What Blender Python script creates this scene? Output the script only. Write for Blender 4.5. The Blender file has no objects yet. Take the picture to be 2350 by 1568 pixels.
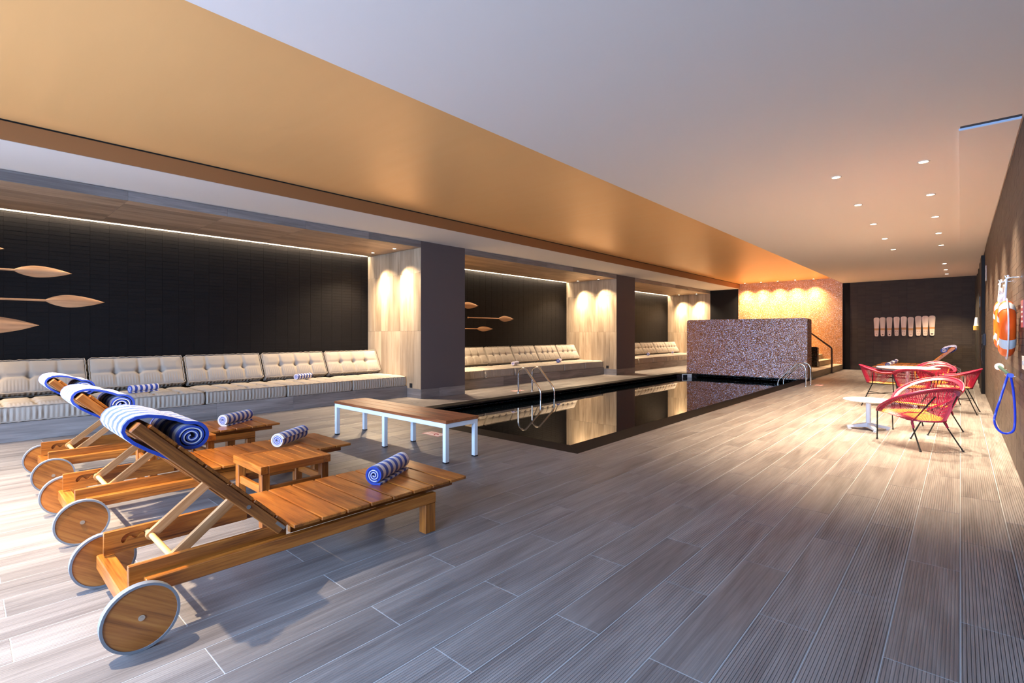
import bpy, bmesh, math, random
from mathutils import Vector, Matrix
PI = math.pi
R = math.radians
random.seed(7)
S = bpy.context.scene
COL = S.collection

# ------------------------------------------------------------ camera, world, lights, exposure
cd = bpy.data.cameras.new('camera'); cam = bpy.data.objects.new('camera', cd); COL.objects.link(cam)
cam.location = (0, 0, 1.4); cam.rotation_euler = (PI/2, 0, 0.7323)
cd.sensor_width = 36; cd.lens = 1143.9/2350*36; cd.shift_y = -18/2350; cd.clip_end = 200; cd.clip_start = .02
S.camera = cam
S.view_settings.view_transform = 'Standard'; S.view_settings.look = 'None'
S.view_settings.gamma = 1; S.view_settings.use_curve_mapping = False
S.view_settings.exposure = EXPO = 0.6
w = bpy.data.worlds.new('daylight'); S.world = w; w.use_nodes = True
w.node_tree.nodes['Background'].inputs[0].default_value = (.55, .75, 1, 1)
w.node_tree.nodes['Background'].inputs[1].default_value = 1.0
WARM = (1, .76, .50); WARM2 = (1, .62, .30); COOL = (.44, .64, 1.0); SOFTW = (1, .80, .55)

def area(name, loc, rot, sx, sy, power, color, spread=PI):
    l = bpy.data.lights.new(name, 'AREA'); l.shape = 'RECTANGLE'; l.size = sx; l.size_y = sy
    l.energy = power; l.color = color; l.spread = spread
    o = bpy.data.objects.new(name, l); o.location = loc; o.rotation_euler = rot; COL.objects.link(o); return o
def spot(name, loc, power, color, deg, blend=.6, rad=.02, aim=None, parent=None):
    l = bpy.data.lights.new(name, 'SPOT'); l.energy = power; l.color = color
    l.spot_size = R(deg); l.spot_blend = blend; l.shadow_soft_size = rad
    o = bpy.data.objects.new(name, l); o.location = loc
    if aim is not None:
        d = Vector(aim) - Vector(loc); o.rotation_euler = d.to_track_quat('-Z', 'Y').to_euler()
    COL.objects.link(o)
    return o
# daylight entering through the glazed end of the room behind the camera
area('window_daylight', (-3.6, -3.3, 1.85), (R(62), 0, 0), 8.4, 2.7, 760, COOL, R(150))
DECK_W, NICHE_W, MOS_W, LOUNGE_W, COVE_W = 740, 520, 330, 1200, 80

# ------------------------------------------------------------ materials
MATS = {}
def newmat(name):
    m = bpy.data.materials.new(name); m.use_nodes = True
    nt = m.node_tree; b = nt.nodes['Principled BSDF']
    return m, nt, b
def N(nt, typ, **kw):
    n = nt.nodes.new(typ)
    for k, v in kw.items():
        if k == 'inp':
            for kk, vv in v.items(): n.inputs[kk].default_value = vv
        else: setattr(n, k, v)
    return n
def L(nt, a, b): nt.links.new(a, b)
def plain(name, col, rough=.5, metal=0, bump=0, scale=60, emit=None, es=0, spec=None, coat=0, ior=None):
    if name in MATS: return MATS[name]
    m, nt, b = newmat(name)
    b.inputs['Base Color'].default_value = (*col, 1); b.inputs['Roughness'].default_value = rough
    b.inputs['Metallic'].default_value = metal
    if spec is not None: b.inputs['Specular IOR Level'].default_value = spec
    if coat: b.inputs['Coat Weight'].default_value = coat; b.inputs['Coat Roughness'].default_value = .08
    if ior: b.inputs['IOR'].default_value = ior
    if emit: b.inputs['Emission Color'].default_value = (*emit, 1); b.inputs['Emission Strength'].default_value = es
    if bump:
        tc = N(nt, 'ShaderNodeTexCoord'); no = N(nt, 'ShaderNodeTexNoise', inp={'Scale': scale, 'Detail': 4})
        L(nt, tc.outputs['Object'], no.inputs['Vector'])
        bp = N(nt, 'ShaderNodeBump', inp={'Strength': bump, 'Distance': .01})
        L(nt, no.outputs['Fac'], bp.inputs['Height']); L(nt, bp.outputs[0], b.inputs['Normal'])
    MATS[name] = m
    return m
def ramp(nt, stops):
    r = N(nt, 'ShaderNodeValToRGB'); e = r.color_ramp.elements
    e[0].position, e[0].color = stops[0][0], (*stops[0][1], 1)
    e[1].position, e[1].color = stops[-1][0], (*stops[-1][1], 1)
    for p, c in stops[1:-1]:
        k = e.new(p); k.color = (*c, 1)
    return r
def randval(nt):
    """random per object plus random per piece (face attribute 'rnd' on joined meshes)"""
    oi = N(nt, 'ShaderNodeObjectInfo'); at = N(nt, 'ShaderNodeAttribute', attribute_name='rnd')
    ad = N(nt, 'ShaderNodeMath', operation='ADD'); L(nt, oi.outputs['Random'], ad.inputs[0]); L(nt, at.outputs['Fac'], ad.inputs[1])
    fr = N(nt, 'ShaderNodeMath', operation='FRACT'); L(nt, ad.outputs[0], fr.inputs[0])
    return fr.outputs[0]
def wood(name, axis, c1, c2, c3, rough=.4, dens=1.0, tilt=0, coat=0, space='Object', groove=0, bump=.15):
    """axis = direction of the grain: 0 x, 1 y, 2 z (object space or world position)"""
    if name in MATS: return MATS[name]
    m, nt, b = newmat(name)
    if space == 'Object': src = N(nt, 'ShaderNodeTexCoord').outputs['Object']
    else: src = N(nt, 'ShaderNodeNewGeometry').outputs['Position']
    rv = randval(nt)
    mu = N(nt, 'ShaderNodeMath', operation='MULTIPLY', inp={1: 37.0}); L(nt, rv, mu.inputs[0])
    cx = N(nt, 'ShaderNodeCombineXYZ')
    for k in range(3): L(nt, mu.outputs[0], cx.inputs[k])
    va = N(nt, 'ShaderNodeVectorMath', operation='ADD')
    if tilt:
        ro = N(nt, 'ShaderNodeMapping'); ro.inputs['Rotation'].default_value = (tilt, 0, 0); L(nt, src, ro.inputs[0]); L(nt, ro.outputs[0], va.inputs[0])
    else: L(nt, src, va.inputs[0])
    L(nt, cx.outputs[0], va.inputs[1])
    mp = N(nt, 'ShaderNodeMapping'); s = [9*dens]*3; s[axis] = .9*dens; mp.inputs['Scale'].default_value = s
    L(nt, va.outputs[0], mp.inputs[0])
    n1 = N(nt, 'ShaderNodeTexNoise', inp={'Scale': 1.6, 'Detail': 5, 'Roughness': .6, 'Distortion': .6}); L(nt, mp.outputs[0], n1.inputs['Vector'])
    mp2 = N(nt, 'ShaderNodeMapping'); s = [110*dens]*3; s[axis] = 3*dens; mp2.inputs['Scale'].default_value = s
    L(nt, va.outputs[0], mp2.inputs[0])
    n2 = N(nt, 'ShaderNodeTexNoise', inp={'Scale': 1.0, 'Detail': 3, 'Roughness': .6}); L(nt, mp2.outputs[0], n2.inputs['Vector'])
    mx = N(nt, 'ShaderNodeMath', operation='MULTIPLY_ADD', inp={1: .35}); L(nt, n2.outputs['Fac'], mx.inputs[0])
    m65 = N(nt, 'ShaderNodeMath', operation='MULTIPLY', inp={1: .65}); L(nt, n1.outputs['Fac'], m65.inputs[0]); L(nt, m65.outputs[0], mx.inputs[2])
    r = ramp(nt, [(.34, c1), (.5, c2), (.66, c3)]); L(nt, mx.outputs[0], r.inputs[0])
    hs = N(nt, 'ShaderNodeHueSaturation')
    vv = N(nt, 'ShaderNodeMapRange', inp={'To Min': .80, 'To Max': 1.18}); L(nt, rv, vv.inputs['Value']); L(nt, vv.outputs[0], hs.inputs['Value'])
    L(nt, r.outputs[0], hs.inputs['Color']); L(nt, hs.outputs[0], b.inputs['Base Color'])
    b.inputs['Roughness'].default_value = rough
    if coat: b.inputs['Coat Weight'].default_value = coat; b.inputs['Coat Roughness'].default_value = .18
    bp = N(nt, 'ShaderNodeBump', inp={'Strength': bump, 'Distance': .004}); L(nt, n2.outputs['Fac'], bp.inputs['Height'])
    last = bp
    if groove:
        # machined anti-slip grooves running with the grain, strong on some planks and faint on others
        sx = N(nt, 'ShaderNodeSeparateXYZ'); L(nt, src, sx.inputs[0])
        ga = {1: 0, 0: 1, 2: 0}[axis]
        mm = N(nt, 'ShaderNodeMath', operation='MULTIPLY', inp={1: 2*PI/.01389}); L(nt, sx.outputs[ga], mm.inputs[0])
        sn = N(nt, 'ShaderNodeMath', operation='SINE'); L(nt, mm.outputs[0], sn.inputs[0])
        sh = N(nt, 'ShaderNodeMapRange', inp={'From Min': -.9, 'From Max': .1}); L(nt, sn.outputs[0], sh.inputs['Value'])
        gs = N(nt, 'ShaderNodeMapRange', inp={'From Min': 0.0, 'From Max': .8, 'To Min': .12, 'To Max': 1.0}); L(nt, rv, gs.inputs['Value'])
        gm = N(nt, 'ShaderNodeMath', operation='MULTIPLY'); L(nt, gs.outputs[0], gm.inputs[0]); L(nt, sh.outputs[0], gm.inputs[1])
        b2 = N(nt, 'ShaderNodeBump', inp={'Strength': groove, 'Distance': .0034}); L(nt, gm.outputs[0], b2.inputs['Height']); L(nt, bp.outputs[0], b2.inputs['Normal'])
        last = b2
    L(nt, last.outputs[0], b.inputs['Normal'])
    MATS[name] = m
    return m
TK = ((.10, .026, .004), (.31, .095, .013), (.46, .165, .028))
teak_x = wood('teak_x', 0, *TK, rough=.32, coat=.25)
teak_y = wood('teak_y', 1, *TK, rough=.34, coat=.25)
teak_z = wood('teak_z', 2, *TK, rough=.36, coat=.2)
teak_t = wood('teak_tilted', 1, (.10, .028, .006), (.27, .09, .018), (.42, .16, .038), rough=.36, coat=.2, tilt=R(45))
teak_w = wood('teak_wheel', 1, (.14, .040, .008), (.34, .11, .02), (.48, .19, .04), rough=.3, coat=.35, dens=.8, tilt=R(35))
mahog = wood('bench_wood', 0, (.10, .022, .008), (.26, .075, .022), (.42, .15, .05), rough=.38, coat=.15)
OK_ = ((.115, .102, .101), (.190, .173, .169), (.268, .247, .24))
oak_y = wood('oak_tile_y', 1, *OK_, rough=.42, dens=.55, space='World', groove=1.0)
oak_yn = wood('oak_plain_y', 1, *OK_, rough=.5, dens=.55, space='World', groove=.3)
oak_s = wood('oak_soffit_warmlit_y', 1, (.25, .165, .10), (.38, .265, .175), (.48, .35, .24), rough=.5, dens=.55, space='World', groove=.3)  # warmer than the other oak: warm light on the soffit put into its colour
oak_x = wood('oak_tile_x', 0, *OK_, rough=.5, dens=.55, space='World', groove=.3)
oak_z = wood('oak_tile_z', 2, (.26, .185, .115), (.38, .285, .19), (.47, .37, .26), rough=.5, dens=.55, space='World', groove=.12)
paddle_w = wood('paddle_wood', 1, (.40, .19, .085), (.62, .34, .17), (.75, .45, .25), rough=.5, space='World', dens=.6)
mask_w = wood('mask_wood', 2, (.66, .49, .37), (.82, .66, .53), (.88, .74, .62), rough=.55, space='World', dens=.8)
mask_band = plain('mask_band', (.62, .33, .13), .6)
dark = plain('dark_gap', (.004, .004, .004), .8)
grout = plain('grout_pale', (.40, .42, .44), .9)
ceil_m = plain('ceiling_paint', (.78, .72, .67), .85, bump=.05, scale=8)
ceil2_m = plain('ceiling_beam_paint', (.72, .68, .64), .85)
pillar_m = plain('pillar_plaster', (.095, .078, .082), .8, bump=.1)
white_steel = plain('white_powder_coat', (.75, .82, .88), .35)
chrome = plain('polished_steel', (.78, .77, .76), .12, 1)
bolt_m = plain('bolt_steel', (.6, .58, .54), .3, 1)
rubber_grey = plain('rubber_tyre', (.17, .18, .20), .55)
black_m = plain('black_metal', (.010, .009, .009), .5, spec=.2)
black_p = plain('black_plastic', (.015, .015, .017), .4)
white_p = plain('white_plastic', (.8, .8, .8), .4)
linen = plain('mattress_linen', (.34, .295, .25), .85, bump=.25, scale=220)
linen_e = plain('linen_piping', (.31, .265, .22), .85)
red_cord = plain('red_cord', (.27, .005, .036), .38)
yel_cord = plain('yellow_cord', (.85, .36, .035), .45)
tyre_o = plain('lifebuoy_orange', (.95, .13, .012), .38)
rope_w = plain('white_rope', (.82, .82, .85), .8, bump=.3, scale=150)
tape_m = plain('reflective_tape', (.62, .68, .74), .3)
blue_rub = plain('blue_hose', (.012, .05, .62), .22, coat=.5)
green_dk = plain('dark_green_sleeve', (.015, .06, .055), .35)
pink_st = plain('sticker_pink', (.72, .42, .42), .5)
red_st = plain('sticker_red', (.5, .05, .07), .5)
lens_m = plain('lamp_lens', (1, .9, .75), .4, emit=(1, .83, .6), es=28)
led_m = plain('led_strip', (1, .85, .7), .4, emit=(1, .74, .56), es=9)
trimw = plain('lamp_trim', (.7, .66, .6), .4)
handle_m = plain('stair_rail_bronze', (.10, .06, .05), .35, .6)

# gold-painted ceiling of the raised coffer: satin, slightly metallic with faint roller streaks
m, nt, b = newmat('gold_ceiling_paint'); gold_m = m
b.inputs['Base Color'].default_value = (.93, .54, .215, 1); b.inputs['Metallic'].default_value = .25; b.inputs['Roughness'].default_value = .38
g = N(nt, 'ShaderNodeNewGeometry'); mp = N(nt, 'ShaderNodeMapping'); mp.inputs['Scale'].default_value = (.8, 9, 1); L(nt, g.outputs['Position'], mp.inputs[0])
no = N(nt, 'ShaderNodeTexNoise', inp={'Scale': .8, 'Detail': 4}); L(nt, mp.outputs[0], no.inputs['Vector'])
r = N(nt, 'ShaderNodeMapRange', inp={'To Min': .32, 'To Max': .50}); L(nt, no.outputs['Fac'], r.inputs['Value']); L(nt, r.outputs[0], b.inputs['Roughness'])
no2 = N(nt, 'ShaderNodeTexNoise', inp={'Scale': .55, 'Detail': 2}); L(nt, g.outputs['Position'], no2.inputs['Vector'])
bp = N(nt, 'ShaderNodeBump', inp={'Strength': .25, 'Distance': .06}); L(nt, no2.outputs['Fac'], bp.inputs['Height']); L(nt, bp.outputs[0], b.inputs['Normal'])

# black split-face wall tile
def tilemat(name, c):
    m, nt, b = newmat(name)
    rv = randval(nt); mr = N(nt, 'ShaderNodeMapRange', inp={'To Min': .88, 'To Max': 1.14}); L(nt, rv, mr.inputs['Value'])
    hs = N(nt, 'ShaderNodeHueSaturation', inp={'Color': (*c, 1)}); L(nt, mr.outputs[0], hs.inputs['Value']); L(nt, hs.outputs[0], b.inputs['Base Color'])
    b.inputs['Roughness'].default_value = .55; b.inputs['Specular IOR Level'].default_value = .2
    g = N(nt, 'ShaderNodeNewGeometry'); no = N(nt, 'ShaderNodeTexNoise', inp={'Scale': 45, 'Detail': 4}); L(nt, g.outputs['Position'], no.inputs['Vector'])
    bp = N(nt, 'ShaderNodeBump', inp={'Strength': .3, 'Distance': .004}); L(nt, no.outputs['Fac'], bp.inputs['Height']); L(nt, bp.outputs[0], b.inputs['Normal'])
    return m
blk_tile = tilemat('black_tile', (.0060, .0055, .0065)); brn_tile = tilemat('brown_black_tile', (.075, .058, .050))

# glass mosaic: every chip its own colour and its own tiny tilt
def mosaic(name, cols, metal, rough, tilt, size, spark=0):
    m, nt, b = newmat(name)
    g = N(nt, 'ShaderNodeNewGeometry')
    dv = N(nt, 'ShaderNodeVectorMath', operation='SCALE', inp={'Scale': 1/size}); L(nt, g.outputs['Position'], dv.inputs[0])
    fl = N(nt, 'ShaderNodeVectorMath', operation='FLOOR'); L(nt, dv.outputs[0], fl.inputs[0])
    wn = N(nt, 'ShaderNodeTexWhiteNoise', noise_dimensions='3D'); L(nt, fl.outputs[0], wn.inputs['Vector'])
    rp = ramp(nt, cols); rp.color_ramp.interpolation = 'CONSTANT'; L(nt, wn.outputs['Value'], rp.inputs[0]); L(nt, rp.outputs[0], b.inputs['Base Color'])
    b.inputs['Metallic'].default_value = metal; b.inputs['Roughness'].default_value = rough
    sb = N(nt, 'ShaderNodeVectorMath', operation='SUBTRACT'); sb.inputs[1].default_value = (.5, .5, .5); L(nt, wn.outputs['Color'], sb.inputs[0])
    sc = N(nt, 'ShaderNodeVectorMath', operation='SCALE', inp={'Scale': tilt}); L(nt, sb.outputs[0], sc.inputs[0])
    ad = N(nt, 'ShaderNodeVectorMath', operation='ADD'); L(nt, g.outputs['Normal'], ad.inputs[0]); L(nt, sc.outputs[0], ad.inputs[1])
    nm = N(nt, 'ShaderNodeVectorMath', operation='NORMALIZE'); L(nt, ad.outputs[0], nm.inputs[0]); L(nt, nm.outputs[0], b.inputs['Normal'])
    return m
mos_screen = mosaic('iridescent_mosaic', [(0, (.28, .115, .05)), (.3, (.40, .18, .085)), (.58, (.26, .13, .08)), (.78, (.50, .30, .24)), (.90, (.36, .34, .48)), (.96, (.62, .58, .60))], .4, .24, .36, .0105)
mos_gold = mosaic('copper_mosaic', [(0, (.52, .22, .075)), (.35, (.64, .30, .11)), (.6, (.56, .26, .12)), (.82, (.74, .42, .22)), (.95, (.85, .62, .50))], .3, .3, .3, .014)
mos_black = mosaic('black_pool_mosaic', [(0, (.006, .008, .012)), (.5, (.010, .014, .020)), (.85, (.02, .03, .045))], 0, .2, .15, .025)

# polished granite coping
m, nt, b = newmat('granite_coping'); granite = m
g = N(nt, 'ShaderNodeNewGeometry'); no = N(nt, 'ShaderNodeTexNoise', inp={'Scale': 240, 'Detail': 3}); L(nt, g.outputs['Position'], no.inputs['Vector'])
rp = ramp(nt, [(.35, (.006, .005, .005)), (.6, (.022, .018, .016)), (.72, (.07, .055, .045))]); L(nt, no.outputs['Fac'], rp.inputs[0]); L(nt, rp.outputs[0], b.inputs['Base Color'])
b.inputs['Roughness'].default_value = .65; b.inputs['Specular IOR Level'].default_value = .06

# still pool water over black tile
m, nt, b = newmat('pool_water'); water_m = m
b.inputs['Base Color'].default_value = (.002, .004, .006, 1); b.inputs['Roughness'].default_value = .01; b.inputs['IOR'].default_value = 3.0
g = N(nt, 'ShaderNodeNewGeometry'); no = N(nt, 'ShaderNodeTexNoise', inp={'Scale': 1.2, 'Detail': 1}); L(nt, g.outputs['Position'], no.inputs['Vector'])
bp = N(nt, 'ShaderNodeBump', inp={'Strength': .02, 'Distance': .02}); L(nt, no.outputs['Fac'], bp.inputs['Height']); L(nt, bp.outputs[0], b.inputs['Normal'])

# striped terry towelling: bands across the local x axis
def towel(name, phase, pitch=.074):
    m, nt, b = newmat(name)
    tc = N(nt, 'ShaderNodeTexCoord'); sx = N(nt, 'ShaderNodeSeparateXYZ'); L(nt, tc.outputs['Object'], sx.inputs[0])
    no = N(nt, 'ShaderNodeTexNoise', inp={'Scale': 90, 'Detail': 2}); L(nt, tc.outputs['Object'], no.inputs['Vector'])
    jit = N(nt, 'ShaderNodeMath', operation='MULTIPLY_ADD', inp={1: .006, 2: phase}); L(nt, no.outputs['Fac'], jit.inputs[0])
    ad = N(nt, 'ShaderNodeMath', operation='ADD'); L(nt, sx.outputs[0], ad.inputs[0]); L(nt, jit.outputs[0], ad.inputs[1])
    mm = N(nt, 'ShaderNodeMath', operation='MULTIPLY', inp={1: 2*PI/pitch}); L(nt, ad.outputs[0], mm.inputs[0])
    sn = N(nt, 'ShaderNodeMath', operation='SINE'); L(nt, mm.outputs[0], sn.inputs[0])
    gt = N(nt, 'ShaderNodeMath', operation='GREATER_THAN', inp={1: 0.0}); L(nt, sn.outputs[0], gt.inputs[0])
    mx = N(nt, 'ShaderNodeMix', data_type='RGBA'); mx.inputs[6].default_value = (.72, .66, .66, 1); mx.inputs[7].default_value = (.008, .045, .36, 1)
    L(nt, gt.outputs[0], mx.inputs[0]); L(nt, mx.outputs[2], b.inputs['Base Color'])
    b.inputs['Roughness'].default_value = .95; b.inputs['Sheen Weight'].default_value = .3
    n2 = N(nt, 'ShaderNodeTexNoise', inp={'Scale': 380, 'Detail': 2}); L(nt, tc.outputs['Object'], n2.inputs['Vector'])
    bp = N(nt, 'ShaderNodeBump', inp={'Strength': .7, 'Distance': .004}); L(nt, n2.outputs['Fac'], bp.inputs['Height']); L(nt, bp.outputs[0], b.inputs['Normal'])
    return m
tw = [towel('towel_stripes_a', 0.0), towel('towel_stripes_b', .04), towel('towel_stripes_c', .0)]
twd = [towel('towel_wide_stripes_a', .068, .10), towel('towel_wide_stripes_b', .064, .10), towel('towel_wide_stripes_c', .074, .10)]
tw_blue = plain('towel_blue', (.02, .07, .62), .95, bump=.5, scale=300)
tw_white = plain('towel_white', (.72, .72, .78), .95, bump=.5, scale=300)

# ------------------------------------------------------------ mesh builder
class MB:
    def __init__(s): s.v = []; s.f = []; s.r = []
    def add(s, vs, fs, rnd=0.0):
        o = len(s.v); s.v += [tuple(p) for p in vs]; s.f += [tuple(i+o for i in f) for f in fs]; s.r += [rnd]*len(fs); return s
    def box(s, x0, x1, y0, y1, z0, z1, M=None, rnd=0.0, bev=0.0):
        if x0 > x1: x0, x1 = x1, x0
        if y0 > y1: y0, y1 = y1, y0
        if z0 > z1: z0, z1 = z1, z0
        if bev:
            b = min(bev, (x1-x0)/2.2, (y1-y0)/2.2, (z1-z0)/2.2); vs = []; idx = {}
            for i, X in enumerate((x0, x1)):
                for j, Y in enumerate((y0, y1)):
                    for k, Z in enumerate((z0, z1)):
                        sx, sy, sz = (1 if i == 0 else -1), (1 if j == 0 else -1), (1 if k == 0 else -1)
                        idx[(i, j, k, 0)] = len(vs); vs.append((X, Y+sy*b, Z+sz*b))
                        idx[(i, j, k, 1)] = len(vs); vs.append((X+sx*b, Y, Z+sz*b))
                        idx[(i, j, k, 2)] = len(vs); vs.append((X+sx*b, Y+sy*b, Z))
            I = idx; fs = []
            for i in (0, 1): fs.append([I[(i, 0, 0, 0)], I[(i, 1, 0, 0)], I[(i, 1, 1, 0)], I[(i, 0, 1, 0)]][::(1 if i else -1)])
            for j in (0, 1): fs.append([I[(0, j, 0, 1)], I[(1, j, 0, 1)], I[(1, j, 1, 1)], I[(0, j, 1, 1)]][::(-1 if j else 1)])
            for k in (0, 1): fs.append([I[(0, 0, k, 2)], I[(1, 0, k, 2)], I[(1, 1, k, 2)], I[(0, 1, k, 2)]][::(1 if k else -1)])
            for i in (0, 1):
                for j in (0, 1): fs.append([I[(i, j, 0, 0)], I[(i, j, 0, 1)], I[(i, j, 1, 1)], I[(i, j, 1, 0)]])
            for i in (0, 1):
                for k in (0, 1): fs.append([I[(i, 0, k, 0)], I[(i, 0, k, 2)], I[(i, 1, k, 2)], I[(i, 1, k, 0)]])
            for j in (0, 1):
                for k in (0, 1): fs.append([I[(0, j, k, 1)], I[(0, j, k, 2)], I[(1, j, k, 2)], I[(1, j, k, 1)]])
            for i in (0, 1):
                for j in (0, 1):
                    for k in (0, 1): fs.append([I[(i, j, k, 0)], I[(i, j, k, 1)], I[(i, j, k, 2)]])
        else:
            vs = [(x0, y0, z0), (x1, y0, z0), (x1, y1, z0), (x0, y1, z0), (x0, y0, z1), (x1, y0, z1), (x1, y1, z1), (x0, y1, z1)]
            fs = [(0, 3, 2, 1), (4, 5, 6, 7), (0, 1, 5, 4), (1, 2, 6, 5), (2, 3, 7, 6), (3, 0, 4, 7)]
        if M is not None: vs = [M @ Vector(p) for p in vs]
        return s.add(vs, fs, rnd)
    def tube(s, pts, r, n=8, closed=False, cap=True, r2=None):
        pts = [Vector(p) for p in pts]; m = len(pts); rings = []
        up = None
        for i in range(m):
            if closed: t = pts[(i+1) % m]-pts[i-1]
            else: t = pts[min(i+1, m-1)]-pts[max(i-1, 0)]
            t.normalize()
            if up is None:
                up = Vector((0, 0, 1)) if abs(t.z) < .9 else Vector((1, 0, 0))
            a = up - t*up.dot(t); a.normalize(); up = a; c = t.cross(a)
            rr = r if r2 is None else r+(r2-r)*i/(m-1)
            rings.append([pts[i]+a*math.cos(2*PI*k/n)*rr+c*math.sin(2*PI*k/n)*rr for k in range(n)])
        vs = [p for q in rings for p in q]; fs = []
        for i in range(m if closed else m-1):
            j = (i+1) % m
            for k in range(n): fs.append((i*n+k, i*n+(k+1) % n, j*n+(k+1) % n, j*n+k))
        if cap and not closed:
            fs.append(tuple(range(n))[::-1]); fs.append(tuple((m-1)*n+k for k in range(n)))
        return s.add(vs, fs)
    def cyl(s, p0, p1, r, n=24, r2=None): return s.tube([p0, p1], r, n, r2=r2)
    def prism(s, poly, axis, a, b):
        """poly = list of 2D points in the plane perpendicular to axis, extruded from a to b"""
        n = len(poly)
        def P(u, v, w): return {0: (w, u, v), 1: (u, w, v), 2: (u, v, w)}[axis]
        vs = [P(u, v, a) for u, v in poly]+[P(u, v, b) for u, v in poly]
        fs = [tuple(range(n))[::-1], tuple(range(n, 2*n))]+[(i, (i+1) % n, n+(i+1) % n, n+i) for i in range(n)]
        return s.add(vs, fs)
    def mesh(s, name, mat, smooth=False, sharp=None):
        me = bpy.data.meshes.new(name); me.from_pydata(s.v, [], s.f)
        if any(s.r):
            at = me.attributes.new('rnd', 'FLOAT', 'FACE'); at.data.foreach_set('value', s.r)
        bm = bmesh.new(); bm.from_mesh(me); bmesh.ops.recalc_face_normals(bm, faces=bm.faces); bm.to_mesh(me); bm.free()
        if mat: me.materials.append(mat)
        if smooth:
            me.polygons.foreach_set('use_smooth', [True]*len(me.polygons))
            if sharp: me.set_sharp_from_angle(angle=R(sharp))
        return me
    def build(s, name, mat, parent=None, smooth=False, loc=None, sharp=40):
        o = bpy.data.objects.new(name, s.mesh(name, mat, smooth, sharp)); COL.objects.link(o)
        if parent: o.parent = parent
        if loc: o.location = loc
        return o
def tag(o, label=None, cat=None, group=None, kind=None):
    if label: o['label'] = label
    if cat: o['category'] = cat
    if group: o['group'] = group
    if kind: o['kind'] = kind
    return o
def empty(name, loc=(0, 0, 0), rz=0):
    o = bpy.data.objects.new(name, None); o.empty_display_size = .1; o.location = loc; o.rotation_euler = (0, 0, rz); COL.objects.link(o); return o
def copy_tree(o, parent=None):
    c = o.copy(); COL.objects.link(c)
    if parent: c.parent = parent
    for ch in o.children: copy_tree(ch, c)
    return c
def linked(name, me, parent=None, loc=(0, 0, 0)):
    o = bpy.data.objects.new(name, me); o.location = loc; COL.objects.link(o)
    if parent: o.parent = parent
    return o
def struct(name, mb, mat, smooth=False):
    return tag(mb.build(name, mat, None, smooth), kind='structure')
def poly_holes(name, outer, holes, depth, mat, parent, M):
    """flat board with cut-outs: 2D curve filled and extruded, then turned into a mesh"""
    cu = bpy.data.curves.new(name, 'CURVE'); cu.dimensions = '2D'; cu.fill_mode = 'BOTH'; cu.extrude = depth/2
    for pl in [outer]+holes:
        sp = cu.splines.new('POLY'); sp.points.add(len(pl)-1)
        for i, (x, y) in enumerate(pl): sp.points[i].co = (x, y, 0, 1)
        sp.use_cyclic_u = True
    t = bpy.data.objects.new(name, cu); COL.objects.link(t)
    dg = bpy.context.evaluated_depsgraph_get(); me = bpy.data.meshes.new_from_object(t.evaluated_get(dg)); me.name = name
    bpy.data.objects.remove(t)
    me.transform(M); me.materials.clear(); me.materials.append(mat)
    o = bpy.data.objects.new(name, me); COL.objects.link(o); o.parent = parent
    return o

# ------------------------------------------------------------ floor and pool
XL, XR, YN, YF = -8.6, .44, -3.4, 23.3          # pillar line, right wall, glazed end, far wall
ZC, ZG, ZS = 3.39, 3.60, 3.25                    # ceiling, gold coffer, bay soffit
XB, XSB = -10.675, -9.09                         # bay back wall, sofa base front
POOL = (-7.62, -3.32, 4.83, 17.85)
HOLES = [POOL, (-7.2, -3.43, 17.84, 23.4), (-11, XL, 6.645, 7.92), (-11, XL, 14.83, 16.1), (-11, XSB, -4, 24)]
def subtract(r, h):
    x0, x1, y0, y1 = r; a0, a1, b0, b1 = h
    if a0 >= x1 or a1 <= x0 or b0 >= y1 or b1 <= y0: return [r]
    out = []
    if b0 > y0: out.append((x0, x1, y0, b0))
    if b1 < y1: out.append((x0, x1, b1, y1))
    c0, c1 = max(y0, b0), min(y1, b1)
    if a0 > x0: out.append((x0, a0, c0, c1))
    if a1 < x1: out.append((a1, x1, c0, c1))
    return out
def clip_all(r):
    rs = [r]
    for h in HOLES: rs = [q for s in rs for q in subtract(s, h)]
    return [q for q in rs if q[1]-q[0] > .015 and q[3]-q[2] > .015]
fb = MB()
for q in clip_all((XSB, XR, YN, YF)): fb.box(q[0], q[1], q[2], q[3], -.12, -.0014)
floor = struct('floor', fb, grout)
pieces = []
for i in range(-37, 2):
    x0, x1 = i*.25, (i+1)*.25
    off = .735 if i % 2 == 0 else 1.42
    k0 = int((YN-off)/1.26)-1
    for k in range(k0, 20):
        y0 = off+k*1.26; y1 = y0+1.26
        q = (max(x0, XSB), min(x1, XR), max(y0, YN), min(y1, YF))
        if q[1]-q[0] < .02 or q[3]-q[2] < .02: continue
        pieces += [(p, p == (x0, x1, y0, y1)) for p in clip_all(q)]
cF = Vector((-math.sin(.7323), math.cos(.7323))); cR = Vector((math.cos(.7323), math.sin(.7323)))
def inframe(x, y, z=0):
    d = cF.x*x+cF.y*y
    if d < .15: return None
    px = 1175+1143.9*(cR.x*x+cR.y*y)/d; py = 766-1143.9*(z-1.4)/d
    return d if -60 < px < 2410 and -60 < py < 1640 else None
seen, rest = [], []
for p, full in pieces:
    ds = [inframe(x, y) for x in (p[0], (p[0]+p[1])/2, p[1]) for y in (p[2], (p[2]+p[3])/2, p[3])]
    ds = [d for d in ds if d]
    if ds and (p[1]-p[0])*(p[3]-p[2]) > .03: seen.append((min(ds), p, full))
    else: rest.append(p)
seen.sort(key=lambda t: t[0])
G = .0019
def plank_box(mb, x0, x1, y0, y1, rnd=0):
    mb.box(x0+G, x1-G, y0+G, y1-G, -.012, 0, rnd=rnd, bev=.0012)
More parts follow.
